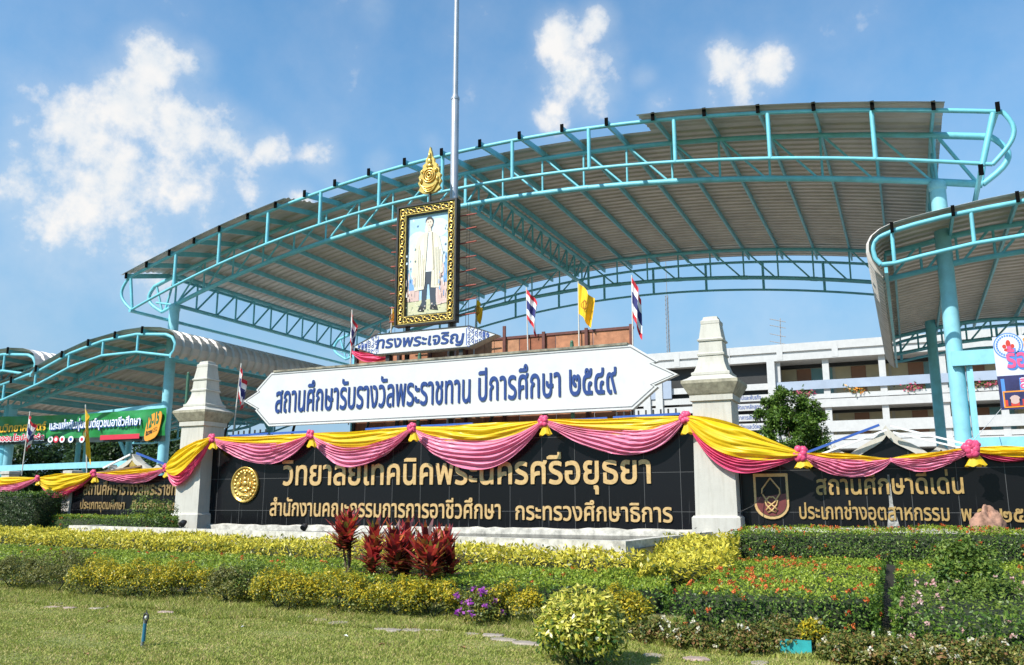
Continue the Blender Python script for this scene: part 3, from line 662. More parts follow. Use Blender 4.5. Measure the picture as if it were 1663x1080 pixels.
def portrait():
    v = 23.75; u0, u1, z0, z1 = -15.06, -12.78, 7.33, 11.48; w = u1-u0; h = z1-z0
    t = empty('portrait_frame', ((u0+u1)/2, v, z0), 'ornate gold and black framed full length portrait of a man in a pale robe', 'portrait')
    bo = mat('black_frame', (.018,.015,.012), .4, .2, 10); mb = MB(); B = .36
    mb.box((u0,v,z0),(u1,v+.2,z0+B)); mb.box((u0,v,z1-B),(u1,v+.2,z1)); mb.box((u0,v+.001,z0+B),(u0+B,v+.2,z1-B)); mb.box((u1-B,v+.001,z0+B),(u1,v+.2,z1-B))
    mb.box((u0,v-.08,z0),(u0+.07,v-.001,z1)); mb.box((u1-.07,v-.08,z0),(u1,v-.001,z1)); mb.box((u0+.07,v-.08,z0),(u1-.07,v-.001,z0+.06)); mb.box((u0+.07,v-.08,z1-.06),(u1-.07,v-.001,z1))
    mb.build('frame', [bo], t)
    mb = MB()
    def scroll(cx, cz, s, ph):
        mb.path([(cx+s*(.3+.7*k/9)*math.cos(ph+k*.62), v-.02, cz+s*(.3+.7*k/9)*math.sin(ph+k*.62)) for k in range(10)], .026, 5)
    bx0, bx1 = u0+.21, u1-.21; bz0, bz1 = z0+.20, z1-.20
    n = 24
    for i in range(n):
        z = bz0 + (bz1-bz0)*(i+.0)/(n-1)
        for x in (bx0, bx1): scroll(x, z, .105, 2.4*(i % 2)+1); mb.ball((x, v-.01, z+.085), (.05,.03,.03), nu=6, nv=4)
    n = 13
    for i in range(1, n-1):
        x = bx0 + (bx1-bx0)*i/(n-1)
        for z in (bz0, bz1): scroll(x, z, .10, 2.2*(i % 2)); mb.ball((x+.07, v-.01, z), (.03,.03,.05), nu=6, nv=4)
    for x in (u0+.10, u0+.325, u1-.10, u1-.325): mb.box((x-.012, v-.03, z0+.09),(x+.012, v+.0, z1-.09))
    for z in (z0+.085, z0+.315, z1-.085, z1-.315): mb.box((u0+.12, v-.028, z-.012),(u1-.12, v+.0, z+.012))
    mb.build('scrollwork', [GOLDM], t)
    # the picture itself is a flat print: painted shapes a few millimetres apart
    pic = MB(); X0, X1, Z0, Z1 = u0+B, u1-B, z0+B, z1-B; W_, H_ = X1-X0, Z1-Z0; yv = v+.10
    def q(x, y): return (X0+W_*x, Z0+H_*y)
    cols = [(.40,.60,.78),(.62,.72,.80),(.58,.56,.36),(.66,.50,.46),(.72,.64,.50),(.78,.73,.61),(.82,.84,.86),(.05,.06,.08),(.70,.58,.48),(.035,.03,.03),(.18,.36,.66),(.60,.42,.38)]
    M = [mat('print_%s' % n_, c, .35, .1 if i < 3 else .05, 4) for i, (n_, c) in enumerate(zip(['sky','cloud','ground','masonry','robe','robe_light','shirt','trousers','skin','hair','blue','brick'], cols))]
    lays = []
    def poly(pts, m, lay):
        lays.append(1)
        if 8 <= lay < 15: pts = [(min(.985, max(.015, .53+(x-.55)*1.24)), y) for x, y in pts]
        pic.add([(q(x,y)[0], yv-.0013*len(lays), q(x,y)[1]) for x, y in pts], [tuple(range(len(pts)))], m)
    poly([(0,0),(1,0),(1,1),(0,1)], 0, 0); poly([(0,0),(1,0),(1,.16),(0,.14)], 2, 1)
    for cx, cy, rx, ry in ((.25,.72,.28,.12),(.7,.85,.3,.1),(.85,.62,.2,.14),(.1,.55,.2,.1),(.55,.6,.25,.2)): poly([(min(1,max(0,cx+rx*math.cos(a))), cy+ry*math.sin(a)) for a in np.linspace(0,2*math.pi,18,endpoint=False)], 1, 2)
    for x in (.02,.13,.22): poly([(x,.14),(x+.05,.14),(x+.05,.40),(x+.025,.44),(x,.40)], 3, 4)
    poly([(0,.14),(.30,.14),(.30,.25),(0,.27)], 11, 3); poly([(.05,.25),(.27,.25),(.27,.36),(.05,.36)], 10, 3)
    poly([(.70,.08),(.98,.10),(.97,.40),(.86,.50),(.72,.42)], 3, 4); poly([(.75,.10),(.92,.12),(.92,.30),(.75,.32)], 11, 5)
    poly([(.88,.30),(1,.3),(1,.56),(.93,.60)], 10, 3)
    # figure
    poly([(.36,.06),(.50,.055),(.52,.30),(.56,.30),(.60,.06),(.72,.055),(.70,.12),(.66,.42),(.42,.42),(.42,.12)], 7, 8)
    poly([(.34,.04),(.46,.03),(.48,.07),(.40,.09)], 9, 9); poly([(.58,.05),(.74,.035),(.72,.075),(.60,.09)], 9, 9)
    poly([(.44,.42),(.66,.42),(.67,.78),(.58,.83),(.50,.83),(.42,.78)], 6, 10)
    poly([(.28,.24),(.46,.25),(.50,.60),(.51,.82),(.42,.81),(.32,.77),(.25,.62),(.22,.42)], 4, 11)
    poly([(.60,.26),(.76,.25),(.80,.44),(.82,.60),(.74,.77),(.65,.81),(.58,.82),(.62,.60)], 4, 11)
    poly([(.34,.26),(.42,.26),(.46,.60),(.44,.78),(.38,.70)], 5, 12); poly([(.66,.28),(.71,.28),(.75,.62),(.68,.78),(.64,.60)], 5, 12)
    poly([(.215,.43),(.27,.42),(.27,.38),(.235,.365),(.21,.39)], 8, 12); poly([(.77,.44),(.83,.45),(.83,.40),(.79,.38)], 8, 12)
    poly([(.51,.82),(.59,.82),(.58,.87),(.52,.87)], 8, 12)
    poly([(.55+.070*math.cos(a), .91+.052*math.sin(a)) for a in np.linspace(0,2*math.pi,20,endpoint=False)], 8, 13)
    poly([(.55+.078*math.cos(a), .92+.052*math.sin(a)) for a in np.linspace(-.2,math.pi+.2,14)] + [(.55+.06*math.cos(a), .92+.026*math.sin(a)) for a in np.linspace(math.pi,0,10)], 9, 14)
    for ex in (.502,.558): poly([(ex-.015,.913),(ex+.015,.913),(ex+.012,.919),(ex-.012,.919)], 9, 15)
    poly([(.510,.881),(.550,.881),(.545,.887),(.515,.887)], 11, 15)
    r = random.Random(21)
    for k in range(5): x = .33+.035*k; poly([(x,.27+.01*k),(x+.010,.27),(x+.022,.70-.05*k),(x+.010,.70-.05*k)], 4 if k % 2 else 5, 14)
    for k in range(4): x = .66+.03*k; poly([(x,.28),(x+.008,.28),(x+.012,.66),(x,.66)], 5 if k % 2 else 4, 14)
    poly([(.50,.82),(.53,.82),(.49,.44),(.46,.44)], 4, 14); poly([(.58,.82),(.61,.82),(.655,.44),(.625,.44)], 4, 14)
    for k in range(9): poly([(.555,.46+.035*k),(.565,.46+.035*k),(.565,.468+.035*k),(.555,.468+.035*k)], 3, 15)
    for k in range(26):
        x, y = r.choice((r.uniform(.0,.24), r.uniform(.78,.95))), r.uniform(.15,.40); w, h = r.uniform(.008,.03), r.uniform(.01,.05); poly([(x,y),(x+w,y),(x+w,y+h),(x+w*.5,y+h*1.4),(x,y+h)], r.choice((3,8,10,11,1)), 15)
    for k in range(30):
        x, y = r.uniform(.02,.95), r.uniform(.02,.13); w = r.uniform(.01,.05); poly([(x,y),(x+w,y-.004),(x+w*.8,y+.008)], r.choice((3,8,2,5)), 15)
    for k in range(14):
        x, y = r.choice((r.uniform(.03,.26), r.uniform(.80,.95))), r.uniform(.5,.95); w = r.uniform(.03,.09); poly([(x-w*.4,y),(x,y-.012),(x+w*.4,y),(x+w*.2,y+.018),(x-w*.2,y+.014)], 1, 15)
    poly([(.522,.893),(.538,.893),(.535,.914),(.526,.914)], 3, 16)
    for ex in (.500,.560): poly([(ex-.02,.925),(ex+.02,.925),(ex+.017,.929),(ex-.017,.929)], 9, 16)
    pic.build('picture', M, t)
    mb = MB()
    for u in (u0+.3, u1-.3): mb.box((u-.06, v+.24, .4),(u+.06, v+.36, z1-.2))
    mb.build('post', [DARKM], t)
    mb = MB(); r = random.Random(3)
    for i in range(8):
        z = 7.6+i*.48
        for a, b in (((u0-.42, v+.3, z+.04*r.random()), (u0+.1, v+.3, z)), ((u1-.1, v+.3, z), (u1+.55, v+.3, z+.06*r.random()))): MB().tube(a, b, .022, 6).build('rung', [mat('red_rod', (.35,.07,.05), .6, .2, 5)], t)
    mb = MB()
    for k in range(2): mb.tube((u1+.18+.1*k, v+.3, 6.9), (u1+.2+.1*k, v+.3, z1-.1), .009, 4); mb.tube((u0-.2-.13*k, v+.3, 6.9), (u0-.18-.1*k, v+.3, z1-.3), .007, 4)
    mb.build('wire', [DARKM], t)
    # crest on the frame
    e = empty('gold_crest', on3(697, 313, v), 'gilded flame shaped crest standing on top of the portrait frame', 'crest')
    cu, zb_ = on_v(697, 314, v); zt_ = on_v(694, 243, v)[1]; H2 = zt_-zb_; wd = abs(on_v(716,290,v)[0]-on_v(679,290,v)[0])/2
    prof = [(0,.0),(.55,.02),(.95,.10),(.80,.17),(1.0,.26),(.86,.33),(.97,.40),(.78,.46),(.84,.53),(.60,.58),(.62,.65),(.36,.70),(.36,.78),(.18,.84),(.14,.92),(.0,1.06)]
    out = [(cu+x*wd, zb_+y*H2) for x, y in prof] + [(cu-x*wd, zb_+y*H2) for x, y in prof[::-1][1:-1]]
    MB().prism(out, v+.0, v+.12).build('crest_plate', [GOLDM], e)
    mb = MB()
    for rr, cy in ((.52,.40),(.34,.40),(.16,.40)): mb.path([(cu+wd*rr*math.cos(a), v-.03, zb_+H2*cy+wd*rr*1.05*math.sin(a)) for a in np.linspace(0,2*math.pi,22)], .028, 6)
    for k in range(3): mb.path([(cu+wd*(.8-.14*k)*math.cos(a), v-.03, zb_+H2*(.27-.05*k)+wd*.5*math.sin(a)) for a in np.linspace(math.pi*1.08,math.pi*1.92,12)], .028, 6)
    for x, y, a, b in ((0,.72,.2,.10),(0,.84,.12,.10),(0,.62,.3,.06),(-.72,.3,.12,.08),(.72,.3,.12,.08),(-.6,.5,.12,.06),(.6,.5,.12,.06)): mb.ball((cu+x*wd, v-.02, zb_+y*H2), (a*wd,.06,b*H2*.8), nu=10, nv=6)
    mb.build('crest_relief', [GOLDM], e)
    MB().tube((cu, v+.06, z1-.02), (cu, v+.06, zb_+.03), .05).build('stem', [DARKM], e)
def on3(px, py, v): u, z = on_v(px, py, v); return (u, v, z)
portrait()

def hoarding():
    v = 25.0; zt = 6.96; u0, u1 = -17.4, -7.38
    t = empty('hoarding', (-12.4, v, .4), 'rusty orange brown panelled hoarding behind the white sign', 'hoarding')
    mb = MB(); r = random.Random(8); us = list(np.linspace(u0, u1, 9)); b2 = [mat('rust_panel_b', (.52,.25,.13), .75, .3, 3, bump=.2), RUST, mat('rust_panel_c', (.33,.115,.055), .75, .3, 3, bump=.2)]
    for i in range(8):
        for j, (a, b) in enumerate(((.4,2.6),(2.62,4.6),(4.62,5.8),(5.82,zt-.08))):
            mb.box((us[i]+.012, v+.01*r.random(), a), (us[i+1]-.012, v+.06, b), r.randrange(3) if i < 6 else 1)
    mb.build('panel', b2, t)
    mb = MB(); mb.box((u0-.05,v-.03,zt-.08),(u1+.05,v+.09,zt)); mb.build('top_rail', [RUSTD], t)
    for i in (0, 1.4, 2.4, 3.5, 4.6, 5.7, 6.85, 8):
        u = u0+(u1-u0)*i/8; m2 = MB(); m2.box((u-.05,v-.09,.4),(u+.05,v-.035,zt+(.35 if i in (4.6,) else .05))); m2.build('post', [RUSTD if i > 2 else DARKM], t)
hoarding()

def flagpole():
    v = 24.4; u, _ = on_v(737.5, 300, v); m = mat('grey_pole', (.42,.44,.48), .35, .1, 2, metal=.4)
    t = empty('flagpole', (u, v, .4), 'tall tapered grey steel flagpole rising behind the portrait frame', 'flagpole')
    zc = on_v(738, 160, v)[1]
    MB().path([(u,v,.4),(u,v,zc),(u,v,zc+.12)],[.15,.135,.10],16).build('lower_tube', [m], t)
    MB().path([(u,v,zc+.1),(u,v,zc+9)],[.095,.075],14).build('upper_tube', [m], t)
    MB().path([(u,v,zc-.06),(u,v,zc+.02)],[.15,.15],16).build('collar', [m], t)
flagpole()

# ------------------------------------------------------------------ flags
FM = [mat('flag_red', (.55,.02,.035), .7, .08, 5), mat('flag_white', (.78,.78,.78), .7, .05, 5), mat('flag_blue', (.025,.03,.16), .7, .08, 5)]
FY = mat('flag_yellow', (.86,.50,.01), .7, .08, 5)
def flag(top, ctop, cbot, base, v, lab, thai=True, w=.75, droop=.8, side=1):
    """pole from base to top; cloth hung along it between pixels ctop and cbot"""
    p1, p0, a, b = pv(*top, v), pv(*base, v), pv(*ctop, v), pv(*cbot, v)
    t = empty('flag', p0, lab, 'flag', 'tricolour flags on poles' if thai else 'yellow flags on poles')
    MB().path([p0, p1], .022, 8).build('pole', [mat('flag_pole', (.62,.60,.55), .5, .1, 4)], t)
    H = a[2]-b[2]; hoist = H*.62; sd_ = random.random()*6; mb = MB(); nu, nv = 22, 20
    def fn(s, q):
        x = a[0] + (b[0]-a[0])*q*.6 + side*(s*w*(.48-.10*q) + .03*math.sin(s*11+sd_+q*2)*s)
        z = a[2] - q*hoist - s*(H-hoist)*(.55+.45*s*.9) - .05*math.sin(s*9+sd_)*s
        y = v - .02 - .12*s*math.sin(s*9 + q*2.5 + sd_) - .05*math.sin(s*19+q*3)*s
        return (x, y, z)
    vs = [fn(i/nu, j/nv) for j in range(nv+1) for i in range(nu+1)]
    for j in range(nv):
        q = (j+.5)/nv; m = (0 if q < .167 else 1 if q < .333 else 2 if q < .667 else 1 if q < .833 else 0) if thai else 0
        mb.add([vs[k*(nu+1)+i] for k in (j, j+1) for i in range(nu+1)], [(i+1, i, nu+1+i, nu+2+i) for i in range(nu)], m, True)
    f = mb.build('cloth', FM if thai else [FY], t)
    if not thai:
        m2 = MB(); c = fn(.55, .5); m2.path([(c[0]+.11*math.cos(k), c[1]-.10, c[2]+.12*math.sin(k)) for k in np.linspace(0,6.28,16)], .012, 4); m2.path([(c[0]+.04*math.cos(k), c[1]-.10, c[2]+.16*math.sin(k)) for k in np.linspace(0,6.28,12)], .012, 4)
        m2.build('badge', [mat('flag_badge', (.45,.16,.01), .7, .1, 5)], t)
hv = 24.9
flag((1026,447),(1026,450),(1029,556),(1030,690),hv,'tricolour flag at the right end of the brown hoarding',w=.62)
flag((939,457),(939,460),(941,540),(941,600),hv,'widest yellow flag on the hoarding between two tricolour flags',False,w=1.05)
flag((855,467),(855,470),(857,548),(858,600),hv,'tricolour flag on the hoarding left of the wide yellow flag',w=.85)
flag((775,483),(775,486),(771,530),(768,600),hv,'yellow flag right of the portrait frame, partly behind the small pointed sign',False,w=.42)
flag((637,498),(637,500),(634,535),(632,600),hv,'thin yellow flag half hidden behind the left edge of the portrait frame',False,w=.4)
flag((572,503),(571,507),(568,585),(566,690),hv,'tricolour flag beside the left tip of the small pointed sign',w=.6,side=.8)
flag((392,590),(391,596),(386,672),(379,700),23.3,'tricolour flag between the left pillar and the left tip of the large white sign',w=.5)
flag((49,668),(48,674),(40,736),(35,772),23.2,'tricolour flag at the far left in front of the green banner',w=.8)
flag((139,657),(139,661),(141,757),(141,768),23.2,'yellow flag in front of the middle of the green banner',False,w=.68)
# ------------------------------------------------------------------ steel canopies
def fit(pts, v, deg=4):
    q = [on_v(*p, v) for p in pts]; c = np.polyfit([a for a, b in q], [b for a, b in q], deg); return lambda u: float(np.polyval(c, u))
VF, VR, VFF, VRF = 27.5, 41.4, 25.4, 43.5        # front and rear truss, front and rear fascia
ptop = fit([(250.7,466.6),(288,446),(320,431),(356,413),(397,394),(445,374),(513,351),(557,338),(599,324.5),(749,280.5),(829.6,266),(925.5,252),(1052,236),(1192,225.7),(1269,222),(1399,219),(1524,220.4),(1609,221.7)], VF)
pbot = fit([(285,496),(323,472.6),(360,459),(397,441.5),(436,426.6),(519,395.5),(607.7,367.4),(752,333.7),(861,317),(980,302.6),(1048,298),(1187,291),(1342,290),(1425,291.7),(1518,295.6),(1596,299.5)], VF)
pft = fit([(209,452),(277,415),(355,378),(432,347),(517,312),(615,281),(718,253),(834,228),(962,208),(1100,192.5),(1257,183),(1435,178.4),(1513,178.6),(1622,182)], VFF)
pfb = fit([(213.7,503.7),(282,463.7),(354.4,430.5),(433,397),(518.8,364.4),(615,336),(718,313),(832,289.6),(957,274),(1097,263),(1251,257.6),(1422,258),(1612,267)], VFF)
CL, CR = -28.85, 1.45

def corrugated(mb, prof, v0, v1, per=.25, dep=.045, m=0):
    """sheet following the (u, z) profile, ribs running along it"""
    P = [Vector(p) for p in prof]; n = len(P); nor = []
    for i in range(n):
        t = (P[min(i+1,n-1)]-P[max(i-1,0)]).normalized(); nor.append(Vector((-t.y, t.x)))
    vs_ = []; v = v0; k = 0
    while v < v1 - .01:
        for dv, d in ((0,0),(.45*per,0),(.55*per,dep),(.9*per,dep)):
            if v+dv <= v1: vs_.append((v+dv, d))
        v += per
    vs_.append((v1, 0)); m2 = len(vs_)
    V = [(P[i].x+nor[i].x*d, vv, P[i].y+nor[i].y*d) for vv, d in vs_ for i in range(n)]
    mb.add(V, [(j*n+i, j*n+i+1, (j+1)*n+i+1, (j+1)*n+i) for j in range(m2-1) for i in range(n-1)], m, False)

def truss(root, us, top, bot, v, rt, rb, rw, name='truss', mid=None, mat_=None):
    """web and two chords across the arch"""
    mat_ = mat_ or TEAL
    mb = MB()
    for i, u in enumerate(us):
        mb.tube((u,v,bot(u)),(u,v,top(u)),rw,7)
        if i % 2 == 0: mb.path([(u-.16,v,bot(u-.16)),(u+.16,v,bot(u+.16))],rb*1.12,10)
        if i < len(us)-1:
            n = us[i+1]
            if mid is None or (u+n)/2 < mid: mb.tube((u+.12,v,bot(u+.12)),(n-.08,v,top(n-.08)),rw,7)
            else: mb.tube((u+.08,v,top(u+.08)),(n-.12,v,bot(n-.12)),rw,7)
    t = mb.build(name, [mat_], root)
    fine = np.linspace(us[0], us[-1], 40)
    MB().path([(u,v,top(u)) for u in fine], rt, 10).build('chord', [mat_], t); MB().path([(u,v,bot(u)) for u in fine], rb, 10).build('chord', [mat_], t)
    return t
def long_truss(root, u, zt, zb, v0, v1, n):
    vs = np.linspace(v0, v1, n+1); mb = MB()
    for i in range(n+1):
        mb.tube((u,vs[i],zb),(u,vs[i],zt),.045,6)
        if i < n: mb.tube((u,vs[i],zb),(u,vs[i+1],zt),.045,6)
    t = mb.build('side_truss', [TEAL], root)
    MB().tube((u,v0,zt),(u,v1,zt),.10,8).build('chord', [TEAL], t); MB().tube((u,v0,zb),(u,v1,zb),.09,8).build('chord', [TEAL], t)

def big_canopy():
    t = empty('canopy', (-13.7, VF, .4), 'large arched entrance canopy of light blue steel trusses with corrugated metal roof', 'canopy')
    us = list(np.linspace(CL, CR, 20))
    uE = on_v(1596, 299.5, VF)[0]; uT = on_v(1609, 221.7, VF)[0]; uL = on_v(250.7,466.6,VF)[0]
    fine = np.linspace
    for v in (VF, VR):
        tr = truss(t, us, ptop, pbot, v, .086, .095, .040, 'truss', -14.2)
        mb = MB(); mb.path([(u,v,ptop(u)) for u in fine(CR, uT, 6)], .105, 10); mb.path([(u,v,pbot(u)) for u in fine(CR, uE, 5)], .11, 10); mb.tube((CR+.1,v,ptop(CR)),(uE-.1,v,pbot(uE)),.055,7)
        zt, zb = ptop(uT), pbot(uE)
        mb.path([(uT+(uE-uT)*s+.55*math.sin(math.pi*s), v, zt+(zb-zt)*s) for s in fine(0,1,11)], .09, 8); mb.tube((uT-.1,v,zt),(uE-.05,v,zb),.07,7)
        mb.build('end_bow', [TEAL], t); mb = MB()
        # left end bow
        zt, zb = ptop(uL), pbot(CL)-.25
        mb.path([(u,v,ptop(u)) for u in fine(uL, CL, 4)], .09, 8); mb.path([(uL+(.6)*s-.55*math.sin(math.pi*s), v, zt+(zb-zt)*s) for s in fine(0,1,11)], .08, 8)
        mb.tube((uL+.6,v,zb),(CL,v,pbot(CL)),.07,7); mb.tube((uL+.15,v,zt),(uL+.6,v,zb),.05,7); mb.tube((uL+.75,v,zb),(CL-.1,v,ptop(CL)),.05,7); mb.tube((uL+.2,v,zt-.75),(CL,v,pbot(CL)),.05,7)
        mb.build('end_bow', [TEAL], t)
    fl, fr = on_v(209,452,VFF)[0], on_v(1628,182,VFF)[0]; bl, br = on_v(213.7,503.7,VFF)[0], on_v(1612,267,VFF)[0]
    vx = [on_v(x, 300, VFF)[0] for x in ()]
    posts = [(282,277),(354,349),(433,432),(518.8,517),(615,614),(718,718),(832,834),(957,961),(1097,1101),(1251,1257),(1422,1435)]
    for v in (VFF, VRF):
        mb = MB(); mb.path([(u,v,pft(u)) for u in fine(fl, fr, 50)], .066, 10); mb.path([(u,v,pfb(u)) for u in fine(bl, br, 50)], .057, 10)
        for xb, xt in posts:
            ub = on_v(xb, 350, VFF)[0]; 
            for _ in range(3): ub = on_v(xb, pyof(ub, VFF, pfb(ub)), VFF)[0]
            mb.tube((ub,v,pfb(ub)),(ub,v,pft(ub)),.066,8)
        mb.path([(fr+(br-fr)*s+.42*math.sin(math.pi*s)*(1-.2*s), v, pft(fr)+(pfb(br)-pft(fr))*s) for s in fine(0,1,13)], .065, 8); mb.tube((fr-.22,v,pft(fr)),(br-.25,v,pfb(br)),.085,8)
        mb.path([(fl+(bl-fl)*s-.5*math.sin(math.pi*s), v, pft(fl)+(pfb(bl)-pft(fl))*s) for s in fine(0,1,13)], .06, 8); mb.tube((fl+.12,v,pft(fl)),(bl+.03,v,pfb(bl)),.06,8)
        mb.build('fascia_frame', [TEAL], t)
    pe = [209,242,279,319,360,406,451,498,547,602,660,720,782,846,915,987,1062,1145,1232,1322,1417,1516,1620]
    for i, x in enumerate(pe):
        u = on_v(x, 250, VFF)[0]
        for _ in range(4): u = on_v(x, pyof(u, VFF, pft(u)), VFF)[0]
        z = lambda v: ptop(u)+.17 if i < len(pe)-1 else ptop(u)+.14
        zf = pft(u)+.05
        zr = ptop(u)+.17
        mb = MB(); mb.bar((u, VFF-.12, zf), (u, VF, zr), .075, .20); mb.bar((u, VF, zr), (u, VRF+.1, zr), .075, .20)
        p = mb.build('purlin', [TEAL], t)
        MB().box((u-.055, VFF-.17, zf-.10),(u+.055, VFF-.122, zf+.17)).build('end_cap', [BLACKCAP], p)
    mb = MB(); mb.tube((bl, VFF-.1, pfb(bl)-.05),(bl, VRF+.1, pfb(bl)-.05), .075, 8); mb.build('purlin', [TEAL], t)
    mb = MB(); mb.bar((br-.3, VFF-.1, pfb(br)-.16),(br-.3, VRF+.1, pfb(br)-.16), .08, .2); p = mb.build('purlin', [TEAL], t)
    MB().box((br-.36, VFF-.16, pfb(br)-.30),(br-.24, VFF-.102, pfb(br)-.0)).build('end_cap', [BLACKCAP], p)
    z = lambda u: pft(u)+.16
    z2 = lambda u: ptop(u)+.30
    uS0 = -29.6; uM0, uM1 = on_v(468,322,VFF)[0], on_v(1036,190,VFF)[0]; uS1 = on_v(1534,170,VFF)[0]
    for a, b, v0 in ((uS0, uM0, VFF-.25), (uM0, uM1, 27.0), (uM1, uS1, VFF-.25)):
        mb = MB(); corrugated(mb, [(u, z2(u)) for u in np.linspace(a, b, 22)], v0 if v0 > 26 else 27.0, VRF+.2, .42, .055)
        if v0 < 26:
            n = 22; us2 = np.linspace(a, b, n); vv = list(np.arange(v0, 27.0, .08)) + [27.0]
            V = [(u, q, z2(u)+(z(u)-z2(u))*(27.0-q)/(27.0-v0) + (.05 if int((q-v0)/.16) % 2 else 0)*(q < 26.95)) for q in vv for u in us2]
            mb.add(V, [(j*n+i, j*n+i+1, (j+1)*n+i+1, (j+1)*n+i) for j in range(len(vv)-1) for i in range(n-1)])
        mb.build('roof_sheet', [SHEET], t)
    long_truss(t, CL, ptop(CL)-.05, pbot(CL), VF, VR, 11)
    um = on_v(757,300,VF)[0]
    for du, w_ in ((-.35,0),(.35,0)): pass
    long_truss(t, um, ptop(um)-.05, pbot(um), VF, VR, 13); long_truss(t, CR, ptop(CR)-.05, pbot(CR), VF, VR, 11)
    for u, v, lab in ((CL,VF,0),(CL,VR,0),(CR,VF,1),(CR-.1,VR,1)):
        mb = MB(); r = .22 if v == VF else .21; mb.path([(u,v,.3),(u,v,pbot(u)-.05)],[r*1.02,r],20)
        mb.path([(u,v,pbot(u)-.28),(u,v,pbot(u)-.24),(u,v,pbot(u)-.05),(u,v,pbot(u)+.02)],[r,r*1.12,r*1.12,r*.8],20)
        if lab and v == VF: mb.box((u+.245,v-.22,.3),(u+.33,v+.1,5.7)); mb.box((u+.33,v-.26,.3),(u+.40,v-.20,5.7))
        mb.build('column', [TEALP if v == VF else TEAL], t)
def pyof(u, v, z):
    X = u*ca+v*sa; Y = -u*sa+v*ca; Z = z-EYE
    dz = Y*math.cos(PITCH)+Z*math.sin(PITCH); up = -Y*math.sin(PITCH)+Z*math.cos(PITCH); return 540-F*up/dz
big_canopy()

def small_canopy(lab, sheet, railt, railb, ttop, tbot, cols, mirror):
    """wave roofed side canopy; every profile is a list of (u, z)"""
    t = empty('canopy', (cols[0], VF, .4), lab, 'canopy')
    ip = lambda P: (lambda u: float(np.interp(u, [p[0] for p in sorted(P)], [p[1] for p in sorted(P)])))
    T, B = ip(ttop), ip(tbot); u0, u1 = ttop[0][0], ttop[-1][0]
    us = list(np.linspace(min(u0,u1), max(u0,u1), 2+int(abs(u1-u0)/1.0)))
    for v in (VF+.0, VR+.6): truss(t, us, T, B, v, .085, .08, .04, 'truss', None if mirror else 1e9)
    for v in (VFF+.1, VRF+.4):
        mb = MB(); mb.path([(u,v,z) for u, z in railt], .07, 10); mb.path([(u,v,z) for u, z in railb], .06, 10)
        Tt, Bb = ip([p for p in railt]), ip([p for p in railb]); a, b = min(p[0] for p in railb), max(p[0] for p in railb)
        for u in np.arange(a+.35, b, 2.0): mb.tube((u,v,Bb(u)),(u,v,Tt(u)),.055,8)
        mb.build('fascia_frame', [TEAL], t)
    mb = MB(); corrugated(mb, sheet, VFF-.05, VRF+.5, .48, .085); mb.build('roof_sheet', [SHEET], t)
    Sh = ip([p for p in sheet[6:]] if not mirror else [p for p in sheet[6:]])
    lo, hi = min(p[0] for p in sheet[6:]), max(p[0] for p in sheet[6:])
    for u in np.arange(lo+.3, hi, 1.55):
        z = Sh(u)-.16; mb = MB(); mb.bar((u, VFF-.02, z),(u, VRF+.45, z), .07, .18); p = mb.build('purlin', [TEAL], t)
        MB().box((u-.045,VFF-.075,z-.11),(u+.045,VFF-.022,z+.19)).build('end_cap', [BLACKCAP], p)
    z = sheet[0][1]; u = sheet[0][0]; mb = MB(); mb.bar((u+(.06 if not mirror else -.06), VFF, z+.05),(u+(.06 if not mirror else -.06), VRF+.45, z+.05), .09, .16); mb.build('purlin', [TEAL], t)
    for c, v in [(c, v) for c in cols for v in (VR+.6,)] + [(c, VF) for c in cols[-1:]]:
        mb = MB(); mb.path([(c,v,.3),(c,v,B(c)+.1)], .2, 14); mb.bar((c,v,B(c)-1.3),(c+(.9 if not mirror else -.9),v,B(c+(.9 if not mirror else -.9))), .14, .2); mb.build('column', [TEAL], t)
    return t
# right: curl on its left edge
RS = [(-.20,7.95),(-.36,8.12),(-.48,8.36),(-.54,8.62),(-.52,8.84),(-.42,9.03),(-.2,9.2),(.13,9.33),(.7,9.44),(1.42,9.55),(2.46,9.68),(3.38,9.76),(5,9.8),(7,9.6),(9,9.2),(11,8.7)]
RT = [(-.26,8.2),(-.40,8.40),(-.44,8.66),(-.40,8.86),(-.26,9.0),(.12,9.13),(.7,9.25),(1.41,9.36),(2.44,9.46),(3.36,9.53),(5,9.55),(7,9.35),(9,8.95),(11,8.4)]
RBm = [(-.26,8.2),(.1,8.20),(.83,8.33),(2.06,8.51),(3.27,8.59),(5,8.58),(7,8.4),(9,8.0),(11,7.5)]
small_canopy('wave roofed metal side canopy at right with a rolled left edge', RS, RT, RBm,
   [(-.15,9.04),(.59,9.14),(1.6,9.34),(2.57,9.45),(3.55,9.5),(6,9.4),(10.5,8.6)], [(-.09,8.25),(.86,8.39),(1.85,8.55),(3.47,8.67),(6,8.6),(10.5,7.8)], [9.0], False)
LS = [(-26.62,7.42),(-26.45,7.62),(-26.36,7.9),(-26.42,8.18),(-26.58,8.42),(-26.85,8.58),(-27.3,8.70),(-28.2,8.79),(-29.4,8.76),(-31.5,8.48),(-33.1,8.06),(-34.5,7.58),(-36,7.18),(-37,7.0),(-38.5,6.9),(-41,7.0)][::1]
LT = [(-26.8,7.5),(-26.58,7.7),(-26.55,8.0),(-26.75,8.26),(-27.1,8.40),(-28.75,8.54),(-30.66,8.42),(-32.58,8.02),(-34.44,7.38),(-36.79,6.9),(-39,6.75),(-41,6.8)]
LBm = [(-26.8,7.5),(-28.67,7.79),(-30.65,7.78),(-32.49,7.43),(-34.36,6.81),(-36.66,6.2),(-39,6.0),(-41,6.05)]
LTt = [(-26.9,8.3),(-29.1,8.4),(-31,8.25),(-33,7.85),(-35,7.25),(-37.5,6.75),(-41,6.7)]
